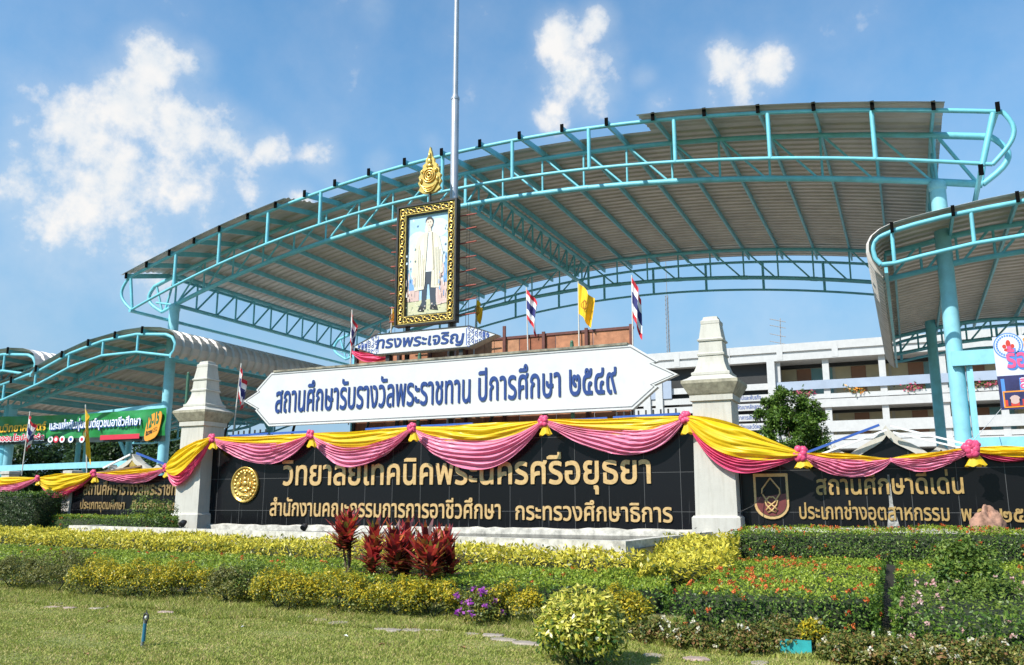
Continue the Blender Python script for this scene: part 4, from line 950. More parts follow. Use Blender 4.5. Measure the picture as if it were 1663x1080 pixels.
LTb = [(-26.9,7.45),(-29.12,7.85),(-31.68,7.62),(-34.74,7.0),(-37.1,6.35),(-38.4,6.15),(-41,6.1)]
cl = small_canopy('wave roofed metal side canopy at left above the green banner', LS[::1], LT, LBm, LTt, LTb, [-27.2, -39.0], True)
du = on_v(48, 590, VFF)[0] - on_v(274, 560, VFF)[0]; dz = on_v(48, 592, VFF)[1] - on_v(274, 560, VFF)[1]
copy_tree(cl, (du, 0, dz), label='second wave roofed canopy showing only its rolled silver edge at the far left')

# gate rails and banner beams
def rail(a, b, v, h, m, lab, d=.12):
    p, q = pv(*a, v), pv(*b, v); MB().bar(p, q, d, h).build('steel_beam', [m], base=p, label=lab, cat='steel beam')
rail((-60,702),(268,659),27.35,.26,TEALP,'pale blue steel beam carrying the green banner at left')
rail((-60,763),(232,752),26.6,.26,TEALP,'pale blue low steel beam behind the swags at far left')
rail((1545,583),(1720,572),27.2,.42,TEALP,'pale blue steel beam carrying the printed banner at right')
rail((1574,722),(1720,718),26.0,.34,TEALP,'pale blue low steel beam above the swag at the right edge')
rail((62,783),(232,757),22.7,.06,mat('weathered_plank', (.24,.15,.08), .8, .3, 5),'weathered brown wooden plank lying aslant behind the left swags',.2)
for px, lab in ((126,'slim pale blue steel post under the green banner, the left of a close pair'), (139,'slim pale blue steel post under the green banner, the right of a close pair')):
    u, z = on_v(px, 740, 30); MB().path([(u,30,.3),(u,30,6.0)], .12, 12).build('steel_post', [TEAL], base=(u,30,.3), label=lab, cat='post')
u, z = on_v(9, 740, 27.5); MB().path([(u,27.6,.3),(u,27.6,6.3)], .22, 16).build('steel_post', [TEALP], base=(u,27.6,.3), label='thick light blue steel column at the left edge of the photo', cat='post')

# ------------------------------------------------------------------ banners
def banner_left():
    v = 27.15; P = {}
    tl, tr, bl_, br_ = on_v(-40,677,v), on_v(271,662,v), on_v(-40,724,v), on_v(269,716,v)
    t = empty('banner', (tl[0], v, bl_[1]), 'long green printed banner with white and yellow Thai lettering hung under the left canopy', 'banner')
    def at(s, q, d=0):
        w = .03*math.sin(s*60+q*5)*(.4+q*.6) + .025*math.sin(s*23-q*9)
        zt = tl[1]+(tr[1]-tl[1])*s - .10*math.sin(math.pi*s); zb = bl_[1]+(br_[1]-bl_[1])*s + .1*math.sin(math.pi*s)*.3
        return (tl[0]+(tr[0]-tl[0])*s, v + w - d, zt+(zb-zt)*q)
    gm = mat('banner_green', (.02,.26,.06), .4, .2, 2.5); dk = mat('banner_dark', (.02,.035,.03), .45, .2, 3)
    mb = MB(); nu, nv = 120, 12
    vs = [at(i/nu, j/nv) for j in range(nv+1) for i in range(nu+1)]
    for j in range(nv): mb.add([vs[k*(nu+1)+i] for k in (j, j+1) for i in range(nu+1)], [(i, i+1, nu+2+i, nu+1+i) for i in range(nu)], 0 if j < 10 else 1, True)
    mb.build('sheet', [gm, dk], t)
    yl = mat('banner_yellow', (.85,.45,.02), .5, .05, 4); wh = mat('banner_white', (.8,.82,.85), .5, .05, 4); rd = mat('banner_red', (.62,.03,.06), .5, .05, 4); og = mat('banner_orange', (.85,.34,.03), .5, .06, 4); gr = mat('banner_dark_green', (.015,.15,.06), .5, .05, 4)
    def tx(s, a, b, hp, m, d, bold=.03, name='lettering'):
        p0, p1 = on_v(*a, v-.10), on_v(*b, v-.10); mb = MB(); lettering(mb, s, p0, p1, hp*.0215, v-.10, d, 0, bold); mb.build(name, [m], t)
    bd = mat('banner_blue', (.03,.09,.35), .5, .05, 4)
    tx("โครงงานวิทยาศาสตร์", (-40,704), (74,698), 13, yl, .012)
    tx("และแข่งขันหุ่นยนต์ยุวชนอาชีวศึกษา", (80.6,698.2), (228.6,690.2), 13, bd, .006, .06); tx("และแข่งขันหุ่นยนต์ยุวชนอาชีวศึกษา", (80,697.6), (228,689.4), 13, wh, .016, .02)
    def patch(a, b, m, d, name):
        p0, p1 = on_v(*a, v-.095), on_v(*b, v-.095); MB().box((p0[0], v-.095-d, p1[1]), (p1[0], v-.095, p0[1])).build(name, [m], t)
    tx("จัดการค้าออนไลน์สการ์ด", (-40,718.5), (71.6,714.5), 10, wh, .006, .09); tx("จัดการค้าออนไลน์สการ์ด", (-40,718), (71,714), 10, rd, .016, .03)
    patch((163,707),(226,712), rd, .004, 'red_strip')
    for px, m, mm in ((82,wh,gr),(91,rd,wh),(101,wh,rd),(115,wh,bd),(133,wh,rd)):
        u, z = on_v(px, 713.5, v-.1); mb = MB(); mb.add([(u+.17*math.cos(a), v-.105, z+.15*math.sin(a)) for a in np.linspace(0,2*math.pi,16,endpoint=False)], [tuple(range(16))], 0); mb.add([(u+.09*math.cos(a), v-.11, z+.08*math.sin(a)) for a in np.linspace(0,2*math.pi,10,endpoint=False)], [tuple(range(10))], 1); mb.build('logo', [m, mm], t)
    # orange badge, leaning
    c0, c1 = on_v(249,692,v-.1); ro = lambda x, y: (c0 + .42*x + .10*y, c1 + .58*y + .12*x)
    pts = [ro(math.copysign(abs(math.cos(a))**.6, math.cos(a)), math.copysign(abs(math.sin(a))**.6, math.sin(a))) for a in np.linspace(0,2*math.pi,24,endpoint=False)]
    MB().prism(pts, v-.125, v-.09).build('badge', [og], t)
    mb = MB(); lettering(mb, "12-15", ro(-.8,-.02), ro(.75,.1), .40, v-.125, .01, 0, .05); mb.build('lettering', [gr], t)
    mb = MB(); lettering(mb, "ธันวาคม 2552", ro(-.75,-.55), ro(.75,-.5), .15, v-.125, .01, 0, .03); mb.build('lettering', [dk], t)
banner_left()
def banner_right():
    v = 27.0; c = [on_v(1611,548,v), on_v(1720,540,v), on_v(1724,660,v), on_v(1626,666,v)]
    t = empty('banner', (c[3][0], v, c[3][1]), 'printed banner with round red seal and navy lower half at the right edge', 'banner')
    def at(x, y, d=0):
        a = [c[0][i]+(c[1][i]-c[0][i])*x for i in (0,1)]; b = [c[3][i]+(c[2][i]-c[3][i])*x for i in (0,1)]
        return (a[0]+(b[0]-a[0])*y, v-d, a[1]+(b[1]-a[1])*y)
    m = [mat('print_pale', (.66,.68,.84), .5, .08, 3), mat('print_navy', (.03,.03,.12), .5, .3, 3), mat('print_red', (.6,.05,.03), .5, .05, 4), mat('print_orange', (.85,.30,.02), .5, .05, 4), mat('print_pink', (.75,.10,.25), .5, .05, 4), mat('print_blue_light', (.08,.25,.65), .5, .05, 4), mat('print_paper', (.8,.8,.8), .5, .05, 4), mat('print_green', (.2,.5,.05), .5, .05, 4), mat('print_brick', (.35,.05,.03), .5, .05, 4)]
    mb = MB(); mb.grid(lambda x, y: at(x, y*.54, -.0), 8, 6, 0); mb.grid(lambda x, y: at(x, .54+y*.46), 8, 6, 1); mb.build('sheet', m, t)
    mb = MB()
    def quad(x0, y0, x1, y1, k, d): mb.add([at(x0,y1,d), at(x1,y1,d), at(x1,y0,d), at(x0,y0,d)], [(0,1,2,3)], k)
    for i in range(9): quad(.05+.1*i, .58+.05*(i % 3), .11+.1*i, .96, 5 if i % 3 == 0 else 1, .004)
    quad(.06,.75,.44,.975,3,.008); quad(.085,.768,.415,.957,1,.012); quad(.085,.87,.415,.957,2,.016)
    mb.add([at(.25+.09*math.cos(a), .87+.06*math.sin(a), .02) for a in np.linspace(0,2*math.pi,12,endpoint=False)], [tuple(range(12))], 8); quad(.13,.86,.18,.95,1,.02); quad(.32,.86,.37,.95,1,.02)
    mb.add([at(.65+.13*math.cos(a)*(1+.3*math.sin(3*a)), .53+.05*math.sin(a), .012) for a in np.linspace(0,2*math.pi,24,endpoint=False)], [tuple(range(24))], 7)
    mb.build('printed_pictures', m, t)
    cu, _, cz = at(.23,.13); mb = MB()
    for r0, k, d in ((.36,5,.006),(.33,0,.010),(.23,6,.014)): mb.add([(cu+r0*math.cos(a), v-d, cz+r0*math.sin(a)) for a in np.linspace(0,2*math.pi,24,endpoint=False)], [tuple(range(24))], k)
    for i in range(28): a = 2*math.pi*i/28; mb.add([(cu+.28*math.cos(a)+.02*x, v-.016, cz+.28*math.sin(a)+.025*y) for x, y in ((-1,-1),(1,-1),(1,1),(-1,1))], [(0,1,2,3)], 5)
    for x, y, a, b in ((0,.06,.06,.1),(-.1,-.02,.05,.06),(.1,-.02,.05,.06),(0,-.12,.12,.05)): mb.add([(cu+x+a*math.cos(q), v-.02, cz+y+b*math.sin(q)) for q in np.linspace(0,2*math.pi,12,endpoint=False)], [tuple(range(12))], 2)
    mb.build('round_seal', m, t)
    for s, x0, x1, y, h, k, b in (("ขอเชิญชม", .46, 1.3, .20, .30, 3, .05), ("ร้อยใจ", .18, .95, .43, .38, 5, .10), ("ร้อยใจ", .18, .95, .43, .38, 4, .03), ("สีสรรค์", .36, .95, .72, .20, 6, .09), ("สีสรรค์", .36, .95, .72, .20, 4, .02)):
        mb = MB(); p, q = at(x0,y), at(x1,y); lettering(mb, s, (p[0],p[2]), (q[0],q[2]), h, v-.004, .012 if b > .04 else .022, 0, b); mb.build('lettering', [m[k]], t)
banner_right()

# ------------------------------------------------------------------ far building
def building():
    v = 95.0; wh = streaky('building_white', (.52,.515,.505), .6, (.40,.39,.37), .66, .85); gy = mat('shade_cloth', (.34,.40,.50), .7, .1, .5); dark = mat('dark_opening', (.02,.02,.02), .6, .1, 2)
    t = empty('school_building', (-8, v, .4), 'long white multi storey school building with open galleries behind the right hand wall', 'building')
    Z = lambda y, x=1430: on_v(x, y, v)[1]
    zs = dict(top=Z(549), g0=Z(559), g1=Z(562), pb=Z(577), r1=Z(612.5), c1=Z(627), c2=Z(629.5), p1=Z(643), w1=Z(658), r2=Z(681), b2=Z(699), b3=Z(702.5))
    uL, uR = -38.0, 34.0; uS = on_v(1258, 620, v)[0]
    cell = mat('ceiling_grey', (.45,.43,.42), .8, .1, .5)
    MB().box((uL, v+3.2, .4), (uR, v+14, zs['top']-.6)).build('wall', [mat('gallery_back_wall', (.52,.46,.36), .8, .1, .3)], t)
    mb = MB(); mb.box((uL-.2,v-.6,zs['g1']),(uR+.2,v+14,zs['top'])); mb.box((uL,v-.35,zs['g0']-.42),(uR,v-.3,zs['g1']-.003)); mb.box((uL,v-.6,zs['pb']),(uR,v+3.1,zs['g0']-.45))
    for u in np.arange(uS-27, uR, 5.55): mb.box((u-.3,v-.63,zs['pb']+.1),(u+.3,v-.1,zs['top']-.1))
    mb.build('parapet', [wh], t)
    MB().box((uL,v-.3,zs['g0']-.40),(uR,v-.2,zs['g1']-.01)).build('shadow_gap', [mat('recess_shade', (.25,.25,.27), .8, .1, 1)], t)  # groove shade put into the colour of a grey strip
    # galleries (three storeys, the lowest repeats)
    dz = zs['r1']-zs['r2']
    cols = [mat('panel_beige', (.50,.40,.24), .7, .1, .5), mat('panel_brown', (.28,.13,.07), .7, .1, .5), mat('panel_teal', (.16,.30,.30), .7, .1, .5), dark, mat('panel_blue', (.15,.35,.55), .6, .2, 1.5)]
    r = random.Random(11)
    for k in range(3):
        o = -dz*k
        mb = MB()
        if k == 0: mb.box((uS,v-.35,zs['c1']),(uR,v-.2,zs['r1']), 1); mb.box((uS,v-.1,zs['p1']),(uR,v+.5,zs['c2']-.35), 0); mb.box((uS,v-.25,zs['p1']-.0),(uR,v-.103,zs['p1']+.25), 0)
        else: mb.box((uS,v-.35,zs['b2']+dz+o),(uR,v-.2,zs['r2']+dz+o), 0); mb.box((uS,v-.1,zs['p1']+o),(uR,v+.5,zs['c2']+o-.35), 0)
        mb.box((uS,v-.4,zs['w1']+o),(uR,v+3.1,zs['p1']+o-.1), 0)
        mb.build('balcony', [wh, gy], t)
        u = uS+.4
        zt = (zs['pb'] if k == 0 else zs['w1']+o+dz); zr = zs['r1']+o-1.2
        while u < uR-4:
            for w_, ci, tp in ((1.6,0,.5),(1.5,r.choice((1,3)),.5),(2.2,r.choice((0,2)),.5)):
                m2 = MB(); m2.box((u,v+3.1,zr),(u+w_-.04,v+3.18,zr+(zt-zr)*.86)); m2.build('door_panel' if ci in (1,3) else 'panel', [cols[ci if k or ci != 3 else 1]], t); u += w_
            u += .25
        m2 = MB(); m2.box((uS,v+3.06,zr+(zt-zr)*.88),(uR,v+3.16,zt-.02)); m2.build('dark_band', [dark], t)  # near-black strip along the top of the gallery back wall
    for x in (1262, 1341, 1433, 1531, 1625, 1720, 1820):
        u = on_v(x, 600, v)[0]; mb = MB(); mb.box((u-.32,v-.12,.4),(u+.32,v+.5,zs['pb']-.003)); mb.build('column', [wh], t)
    # stair tower side with louvres carrying signs, left of the galleries
    for u in (-30.5, -26.3, -24.9, uS-.25): MB().box((u-.4,v-.62,.4),(u+.4,v+.3,zs['pb']-.004)).build('column', [wh], t)
    MB().box((uL,v+.6,.4),(uS-.3,v+.9,zs['pb']-.004)).build('stair_shade_slab', [dark], t)  # solid near-black slab; its colour stands in for the shaded stair opening
    MB().box((uL, v-.1, Z(634,1225)),(uS-.7, v+.3, Z(624,1225))).build('balcony', [wh], t)
    MB().box((uL, v-.5, Z(600,1080)-1.4-2.0),(-23.5, v-.2, Z(600,1080)-1.4)).build('balcony', [gy], t)
    names = ["วิสัยทัศน์และพันธกิจ", "งานพัฒนาหลักสูตร", "งานอาคารสถานที่", "งานทะเบียนและวัดผล", "งานประชาสัมพันธ์", None]
    for (a, b), nm in zip(((642,652),(656,667),(673,684),(688,699),(705,716),(721,733)), names):
        z1, z0 = Z(a,1225), Z(b,1225); m2 = MB(); m2.box((uL, v-.35, z0),(uS-.7, v-.1, z1)); lv = m2.build('louvre', [wh], t)
        if nm: m2 = MB(); p = on_v(1186,(a+b)/2+2.5,v-.35)[0]; q = on_v(1236,(a+b)/2+2.5,v-.35)[0]; lettering(m2, nm, (p, z0+.18), (q, z0+.18), .34, v-.35, .03, 0, .02); m2.build('lettering', [mat('blue_grey_letter', (.10,.14,.30), .6, .05, 3)], lv)
    # plants on the ledge
    pm = leaf_mat('ledge_bloom', [(0,(.05,.10,.03)),(.5,(.10,.16,.04)),(.6,(.5,.05,.12)),(1,(.6,.1,.2))])
    r2 = np.random.default_rng(5)
    for px, lab in ((1305,'red flowered plant on the gallery ledge over the round tree'),(1390,'orange flowered plant on the gallery ledge left of the rolled canopy edge'),(1482,'dry brown plant on the gallery ledge behind the teal column'),(1588,'pink flowered plant on the gallery ledge right of the blue column'),(1608,'small pink plant on the gallery ledge beside the printed banner')):
        u, z = on_v(px, 626, v-.6); P = r2.normal(size=(90,3))*[.5,.2,.2]+[u, v-.15, zs['c2']-.1]
        col = pm if px != 1390 else leaf_mat('orange_bloom', [(0,(.05,.10,.03)),(.4,(.10,.16,.04)),(.5,(.7,.25,.02)),(1,(.8,.35,.03))])
        pot = empty('ledge_plant', (u, v-.15, zs['c2']-.3), lab, 'plant', 'potted plants on the gallery ledge')
        leaf_mesh('foliage', [(leaf_arrays(P, unit(P-[u,v+1,z-1]), .35), 0)], [col], pot)
        MB().box((u-.5,v-.18,zs['c2']-.33),(u+.5,v+.1,zs['c2']-.15)).build('trough', [mat('terracotta', (.35,.2,.13), .8, .1, 4)], pot)
    # roof antenna and mast
    a = empty('aerial', on3(1267,562,v+5), 'television aerial with four stacked arrays on the roof of the white building', 'aerial')
    p0, p1 = pv(1268,566,v+5), pv(1267,517,v+5); MB().path([p0,p1],.05,6).build('mast', [mat('aerial_metal', (.35,.33,.32), .5, .1, 3)], a)
    for y in (521,531,545,557):
        mb = MB(); q0, q1 = pv(1250,y-3,v+5), pv(1276,y+2,v+5); mb.path([q0,q1],.045,5)
        for s in np.linspace(.05,.95,7): x = [q0[i]+(q1[i]-q0[i])*s for i in range(3)]; mb.tube((x[0],x[1]-.6,x[2]-.1),(x[0],x[1]+.6,x[2]+.1),.035,4)
        mb.build('array', [MATS['aerial_metal']], a)
building()
def mast():
    v = 140; m = mat('mast_metal', (.30,.30,.33), .5, .1, 3); a, b = pv(1087,590,v), pv(1084,425,v); t = empty('radio_mast', (a[0],v,.4), 'thin lattice radio mast rising beyond the white building', 'mast')
    mb = MB(); w = .32; h = b[2]-.4; zz = a[2]+h*.0
    for dx, dy in ((-w,-w),(w,-w),(0,w)): mb.tube((a[0]+dx,v+dy,.4),(a[0]+dx*.6,v+dy*.6,on_v(1086,480,v)[1]),.07,5)
    n = 30; zs = np.linspace(on_v(1087,590,v)[1], on_v(1086,480,v)[1], n)
    for i in range(n-1): s = 1 if i % 2 else -1; mb.tube((a[0]-w*s,v-w,zs[i]),(a[0]+w*s,v-w,zs[i+1]),.03,4)
    mb.build('lattice', [m], t); MB().tube((a[0],v,on_v(1086,480,v)[1]),(a[0],v,b[2]),.06,6).build('spike', [m], t)
mast()
# ------------------------------------------------------------------ planting
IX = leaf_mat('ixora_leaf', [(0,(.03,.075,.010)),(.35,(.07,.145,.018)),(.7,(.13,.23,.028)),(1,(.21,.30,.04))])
IXT = leaf_mat('ixora_new_leaf_lit', [(0,(.13,.21,.02)),(.35,(.22,.32,.028)),(.7,(.32,.41,.038)),(1,(.43,.47,.05))])  # yellowish new growth, brightened further so sunlit hedge tops sit in the colour
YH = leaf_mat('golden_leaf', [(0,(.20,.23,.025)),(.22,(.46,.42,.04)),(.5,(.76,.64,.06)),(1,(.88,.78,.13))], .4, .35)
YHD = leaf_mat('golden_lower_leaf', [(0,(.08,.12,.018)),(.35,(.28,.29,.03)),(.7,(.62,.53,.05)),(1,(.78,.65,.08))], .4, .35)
DK = leaf_mat('dark_leaf', [(0,(.012,.03,.008)),(.5,(.03,.065,.014)),(1,(.06,.11,.022))])
TR = leaf_mat('tree_leaf', [(0,(.03,.08,.010)),(.5,(.08,.16,.022)),(1,(.17,.28,.045))])
LT_ = leaf_mat('light_leaf', [(0,(.06,.11,.015)),(.5,(.13,.20,.03)),(1,(.24,.31,.05))])
OR = leaf_mat('orange_blossom', [(0,(.50,.06,.02)),(.5,(.70,.16,.04)),(1,(.80,.26,.08))], .5, .3, .2)
PKB = leaf_mat('pale_pink_blossom', [(0,(.55,.25,.25)),(.6,(.70,.42,.38)),(1,(.78,.62,.55))], .5, .3, .2)
WB = leaf_mat('cream_blossom', [(0,(.60,.50,.32)),(.6,(.75,.70,.52)),(1,(.80,.78,.68))], .5, .3, .2)
TWIG_CORE = mat('twig_and_core', (.030,.042,.014), .9, .3, 20)

def clusters(P, N, n, rad, size, dome=.5):
    """blossom heads: n small petals round each point"""
    k = len(P); idx = np.repeat(np.arange(k), n); d = unit(rng.normal(size=(k*n,3)) + N[idx]*1.0)
    Q = P[idx] + d*rad*rng.uniform(.5,1.1,(k*n,1)); return leaf_arrays(Q, unit(d+.3*rng.normal(size=d.shape)), size, .8, .05, .2)

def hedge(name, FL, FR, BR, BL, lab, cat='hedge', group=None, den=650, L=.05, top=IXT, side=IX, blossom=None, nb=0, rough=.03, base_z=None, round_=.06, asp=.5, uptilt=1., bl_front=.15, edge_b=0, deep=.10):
    """clipped hedge: FL.. are top corners (u, v, z)"""
    C = [np.array(c, float) for c in (FL, FR, BR, BL)]
    cen = sum(C)/4; gnd = lambda u, v: (base_z if base_z is not None else gz(u, v)) - .03
    root = empty(name, (cen[0], cen[1], gnd(cen[0],cen[1])), lab, cat, group)
    ph = rng.uniform(0, 6, 6)
    def wob(P): return (np.sin(P[:,0]*2.1+ph[0])*np.sin(P[:,1]*2.7+ph[1]) + .6*np.sin(P[:,0]*5.3+ph[2]+P[:,1]*3) + .5*np.sin(P[:,0]*.7+ph[3]))*rough
    lists = []; sides = []
    def patch(A, B, D, E, n, out, matidx, istop):
        s, t = rng.random(n), rng.random(n)
        s, t = s[:,None], t[:,None]
        P = A*(1-s)*(1-t) + B*s*(1-t) + D*s*t + E*(1-s)*t
        nn = np.broadcast_to(np.array(out, float), P.shape).copy()
        if istop:
            e = np.minimum(np.minimum(s, 1-s)*np.linalg.norm(B-A), np.minimum(t, 1-t)*np.linalg.norm(E-A))[:,0]
            drop = np.clip(1-e/round_, 0, 1)**2*round_*.6
            P[:,2] += wob(P) - drop - rng.random(n)**2*deep*.6
            q = unit(nn*1.1 + rng.normal(size=P.shape)*.75)
        else:
            w = wob(P + P[:,2:3]*2)*1.2; P += nn*(w - rng.random(n)**1.5*deep)[:,None]; P[:,2] -= (t[:,0] > .9)*.0
            bul = (t[:,0]-.0); q = unit(nn*.9 + np.array([0,0,.55*uptilt]) + rng.normal(size=P.shape)*.7)
        return P, q
    quadA = lambda a, b, c: np.linalg.norm(np.cross(b-a, c-a))
    n = int(quadA(C[0],C[1],C[3])*den) ; P, q = patch(C[0],C[1],C[2],C[3], n, (0,0,1), 0, True)
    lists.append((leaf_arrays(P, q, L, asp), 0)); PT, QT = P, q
    allf = []
    for a, b in ((0,1),(1,2),(3,0),(2,3)):
        A, B = C[a], C[b]; A0, B0 = A.copy(), B.copy(); A0[2] = gnd(A[0],A[1]); B0[2] = gnd(B[0],B[1])
        d = B-A; out = unit(np.array([[d[1], -d[0], 0]]))[0]
        if min(A[2]-A0[2], B[2]-B0[2]) < .03: continue
        n = int(quadA(A0,B0,A)*den*(1.9 if (a, b) != (2,3) else .6)); P, q = patch(A0,B0,B,A, n, out, 1, False)
        # the lower leaves sit further in: the face leans a little
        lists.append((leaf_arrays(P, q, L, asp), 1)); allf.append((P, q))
    # inner core: solid dark box standing in for the shaded hedge inside
    ins = .13; core = MB(); eu, ev = unit((C[1]-C[0])[None]*[1,1,0])[0], unit((C[3]-C[0])[None]*[1,1,0])[0]; top4 = [c + ins*(a*eu+b*ev) + np.array([0,0,-.08-rough-round_*.45]) for c, a, b in zip(C, (1,-1,-1,1), (1,1,-1,-1))]; bot4 = [np.array([c[0],c[1],gnd(c[0],c[1])-.05]) for c in top4]
    core.add(bot4+top4, [(0,3,2,1),(4,5,6,7),(0,1,5,4),(1,2,6,5),(2,3,7,6),(3,0,4,7)], 2)
    leaf_mesh('foliage', lists, [top, side, TWIG_CORE], root, core)
    if blossom and nb:
        k = rng.choice(len(PT), nb, False); cl = np.sin(PT[k,0]*2.3+ph[0])+np.sin(PT[k,1]*1.9+ph[4]); k = k[cl > -.7]
        B = [(PT[k]+np.array([0,0,.02]), QT[k]*.3+np.array([0,0,.9]))]
        nf = int(nb*bl_front)
        if nf and allf:
            P, q = allf[0]; w = rng.choice(len(P), nf, False); up = P[w,2] > np.quantile(P[:,2], .25); B.append((P[w][up], q[w][up]))
            if len(allf) > 1:
                for P, q in allf[1:3]: w = rng.choice(len(P), min(len(P), nf//2+edge_b), False); B.append((P[w], q[w]))
        PP = np.concatenate([b for b,_ in B]); NN = unit(np.concatenate([c for _,c in B]))
        leaf_mesh('blossoms', [(clusters(PP, NN, 16, .035, .030), 0)], [blossom], root, kind='stuff')
    return root

Z = on_z
# clipped ixora hedges
hedge('ixora_hedge', Z(-40,910,.46), Z(1088,957,.46), Z(1086,929,.52), Z(-40,882,.53), 'long low clipped green hedge with orange flowers running behind the red leaved plants', group='clipped green hedges', den=620, L=.048, blossom=OR, nb=85, rough=.025, bl_front=.2)
hedge('ixora_hedge', Z(1092,958,.57), Z(1424,966,.57), Z(1432,906,.62), Z(1214,904,.62), 'broad flat topped clipped hedge block dotted with orange flowers at front right', group='clipped green hedges', den=800, L=.044, blossom=OR, nb=150, rough=.022, bl_front=.14)
hedge('ixora_hedge', (-3.6,19.5,1.05), (9,19.5,1.05), (9,20.9,1.14), (-3.6,20.9,1.14), 'tall dark clipped hedge with orange flowers at the foot of the right granite wall', group='clipped green hedges', den=620, L=.05, blossom=OR, nb=170, rough=.03, bl_front=.30, edge_b=14)
hedge('ixora_hedge', (-.34,14.6,.60), (7,14.6,.60), (7,17.4,.66), (-.34,17.4,.66), 'low clipped hedge strip behind the pink flowered block at right', group='clipped green hedges', den=620, L=.046, blossom=OR, nb=60, rough=.025, bl_front=.2)
hedge('ixora_hedge', Z(1450,988,.44), Z(1800,1003,.44), Z(1740,938,.60), Z(1456,942,.60), 'rounded green hedge block with pale pink flowers at the right edge', group='clipped green hedges', den=850, L=.05, top=LT_, side=IX, blossom=PKB, nb=60, rough=.04, round_=.3, bl_front=.12)
zL = 1.24
hedge('ixora_hedge', Z(28,836,zL), Z(288,839,zL), Z(284,835,zL+.02), Z(34,832.5,zL+.02), 'small clipped hedge with red flowers behind the left end of the pool rim', group='clipped green hedges', den=420, L=.055, blossom=OR, nb=26, rough=.03, bl_front=.9, base_z=.5)
hedge('clipped_shrub', (-32.6,20.9,2.06), (-27.75,20.9,2.02), (-27.75,22.2,2.06), (-32.6,22.2,2.08), 'tall dark green clipped shrub mass below the swags at the far left', den=420, L=.065, top=IX, side=DK, rough=.06, round_=.2, base_z=.4)
hedge('low_hedge', Z(-60,852,.86), Z(104,853,.86), Z(100,850,.88), Z(-60,849,.88), 'thin low green hedge at the left edge behind the golden hedge', den=420, L=.05, rough=.03, base_z=.45)
# golden hedges round the pool
dv = Vector((RB[0]-RA[0], RB[1]-RA[1])).normalized(); nv_ = Vector((dv.y, -dv.x)); nv_ = nv_ if nv_.y < 0 else -nv_
def rimpt(s, off, z): p = Vector(RA[:2]) + (Vector(RB[:2])-Vector(RA[:2]))*s + nv_*off; return (p.x, p.y, z)
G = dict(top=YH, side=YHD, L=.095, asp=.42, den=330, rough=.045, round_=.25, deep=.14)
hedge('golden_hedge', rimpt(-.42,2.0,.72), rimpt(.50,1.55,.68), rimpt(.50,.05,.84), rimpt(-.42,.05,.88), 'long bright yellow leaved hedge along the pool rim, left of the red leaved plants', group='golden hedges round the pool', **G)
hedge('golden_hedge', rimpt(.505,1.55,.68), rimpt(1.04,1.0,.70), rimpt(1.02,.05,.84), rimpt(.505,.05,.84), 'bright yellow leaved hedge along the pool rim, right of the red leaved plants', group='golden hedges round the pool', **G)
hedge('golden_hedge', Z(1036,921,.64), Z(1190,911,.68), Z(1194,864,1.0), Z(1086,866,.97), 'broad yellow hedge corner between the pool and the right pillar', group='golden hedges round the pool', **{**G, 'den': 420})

def bush(name, u, v, z0, rx, ry, rz, mats, lab, cat='shrub', group=None, n=1800, L=.06, asp=.45, clumps=26, blossom=None, nb=0, bn=14, br=.035, bs=.03, stems=6, open_=.25, flat=0., hole=.45):
    """free growing shrub: leaves on shoots spread through an uneven dome"""
    root = empty(name, (u, v, z0), lab, cat, group)
    cc = unit(rng.normal(size=(clumps,3))); cc[:,2] = np.abs(cc[:,2])*1.1 - .15; rad = rng.uniform(.55, 1.0, (clumps,1)); c = cc*rad*[rx*.75, ry*.75, rz*.72] + [u, v, z0+rz*.45]
    k = rng.integers(0, clumps, n); d = unit(rng.normal(size=(n,3)) + cc[k]*.5 + [0,0,.25]); cr = rng.uniform(.22,.42,clumps)[k][:,None]*min(rx,rz)*1.05
    P = c[k] + d*cr*rng.uniform(.35,1,(n,1))**.5
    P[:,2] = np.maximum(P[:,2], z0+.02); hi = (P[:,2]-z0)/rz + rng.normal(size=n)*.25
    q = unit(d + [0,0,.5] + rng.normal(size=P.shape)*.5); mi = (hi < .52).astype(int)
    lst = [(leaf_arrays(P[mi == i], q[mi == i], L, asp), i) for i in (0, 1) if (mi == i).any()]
    leaf_mesh('foliage', lst, mats, root)
    mb = MB(); 
    for i in range(stems):
        j = rng.integers(0, clumps); e = c[j]; a = np.array([u+rng.normal()*.12*rx, v+rng.normal()*.12*ry, z0-.03]); m_ = (a+e)/2 + rng.normal(size=3)*.06*rx
        mb.path([a, m_, e], [.016,.012,.006], 5)
    mb.build('stems', [TWIG_CORE], root)
    if blossom and nb:
        w = rng.choice(np.where(hi > .35)[0], nb, False); pp = P[w]; pp = pp + unit(pp-[u,v,z0+rz*.4])*.04
        leaf_mesh('blossoms', [(clusters(pp, unit(pp-[u,v,z0]), bn, br, bs), 0)], [blossom], root, kind='stuff')
    return root

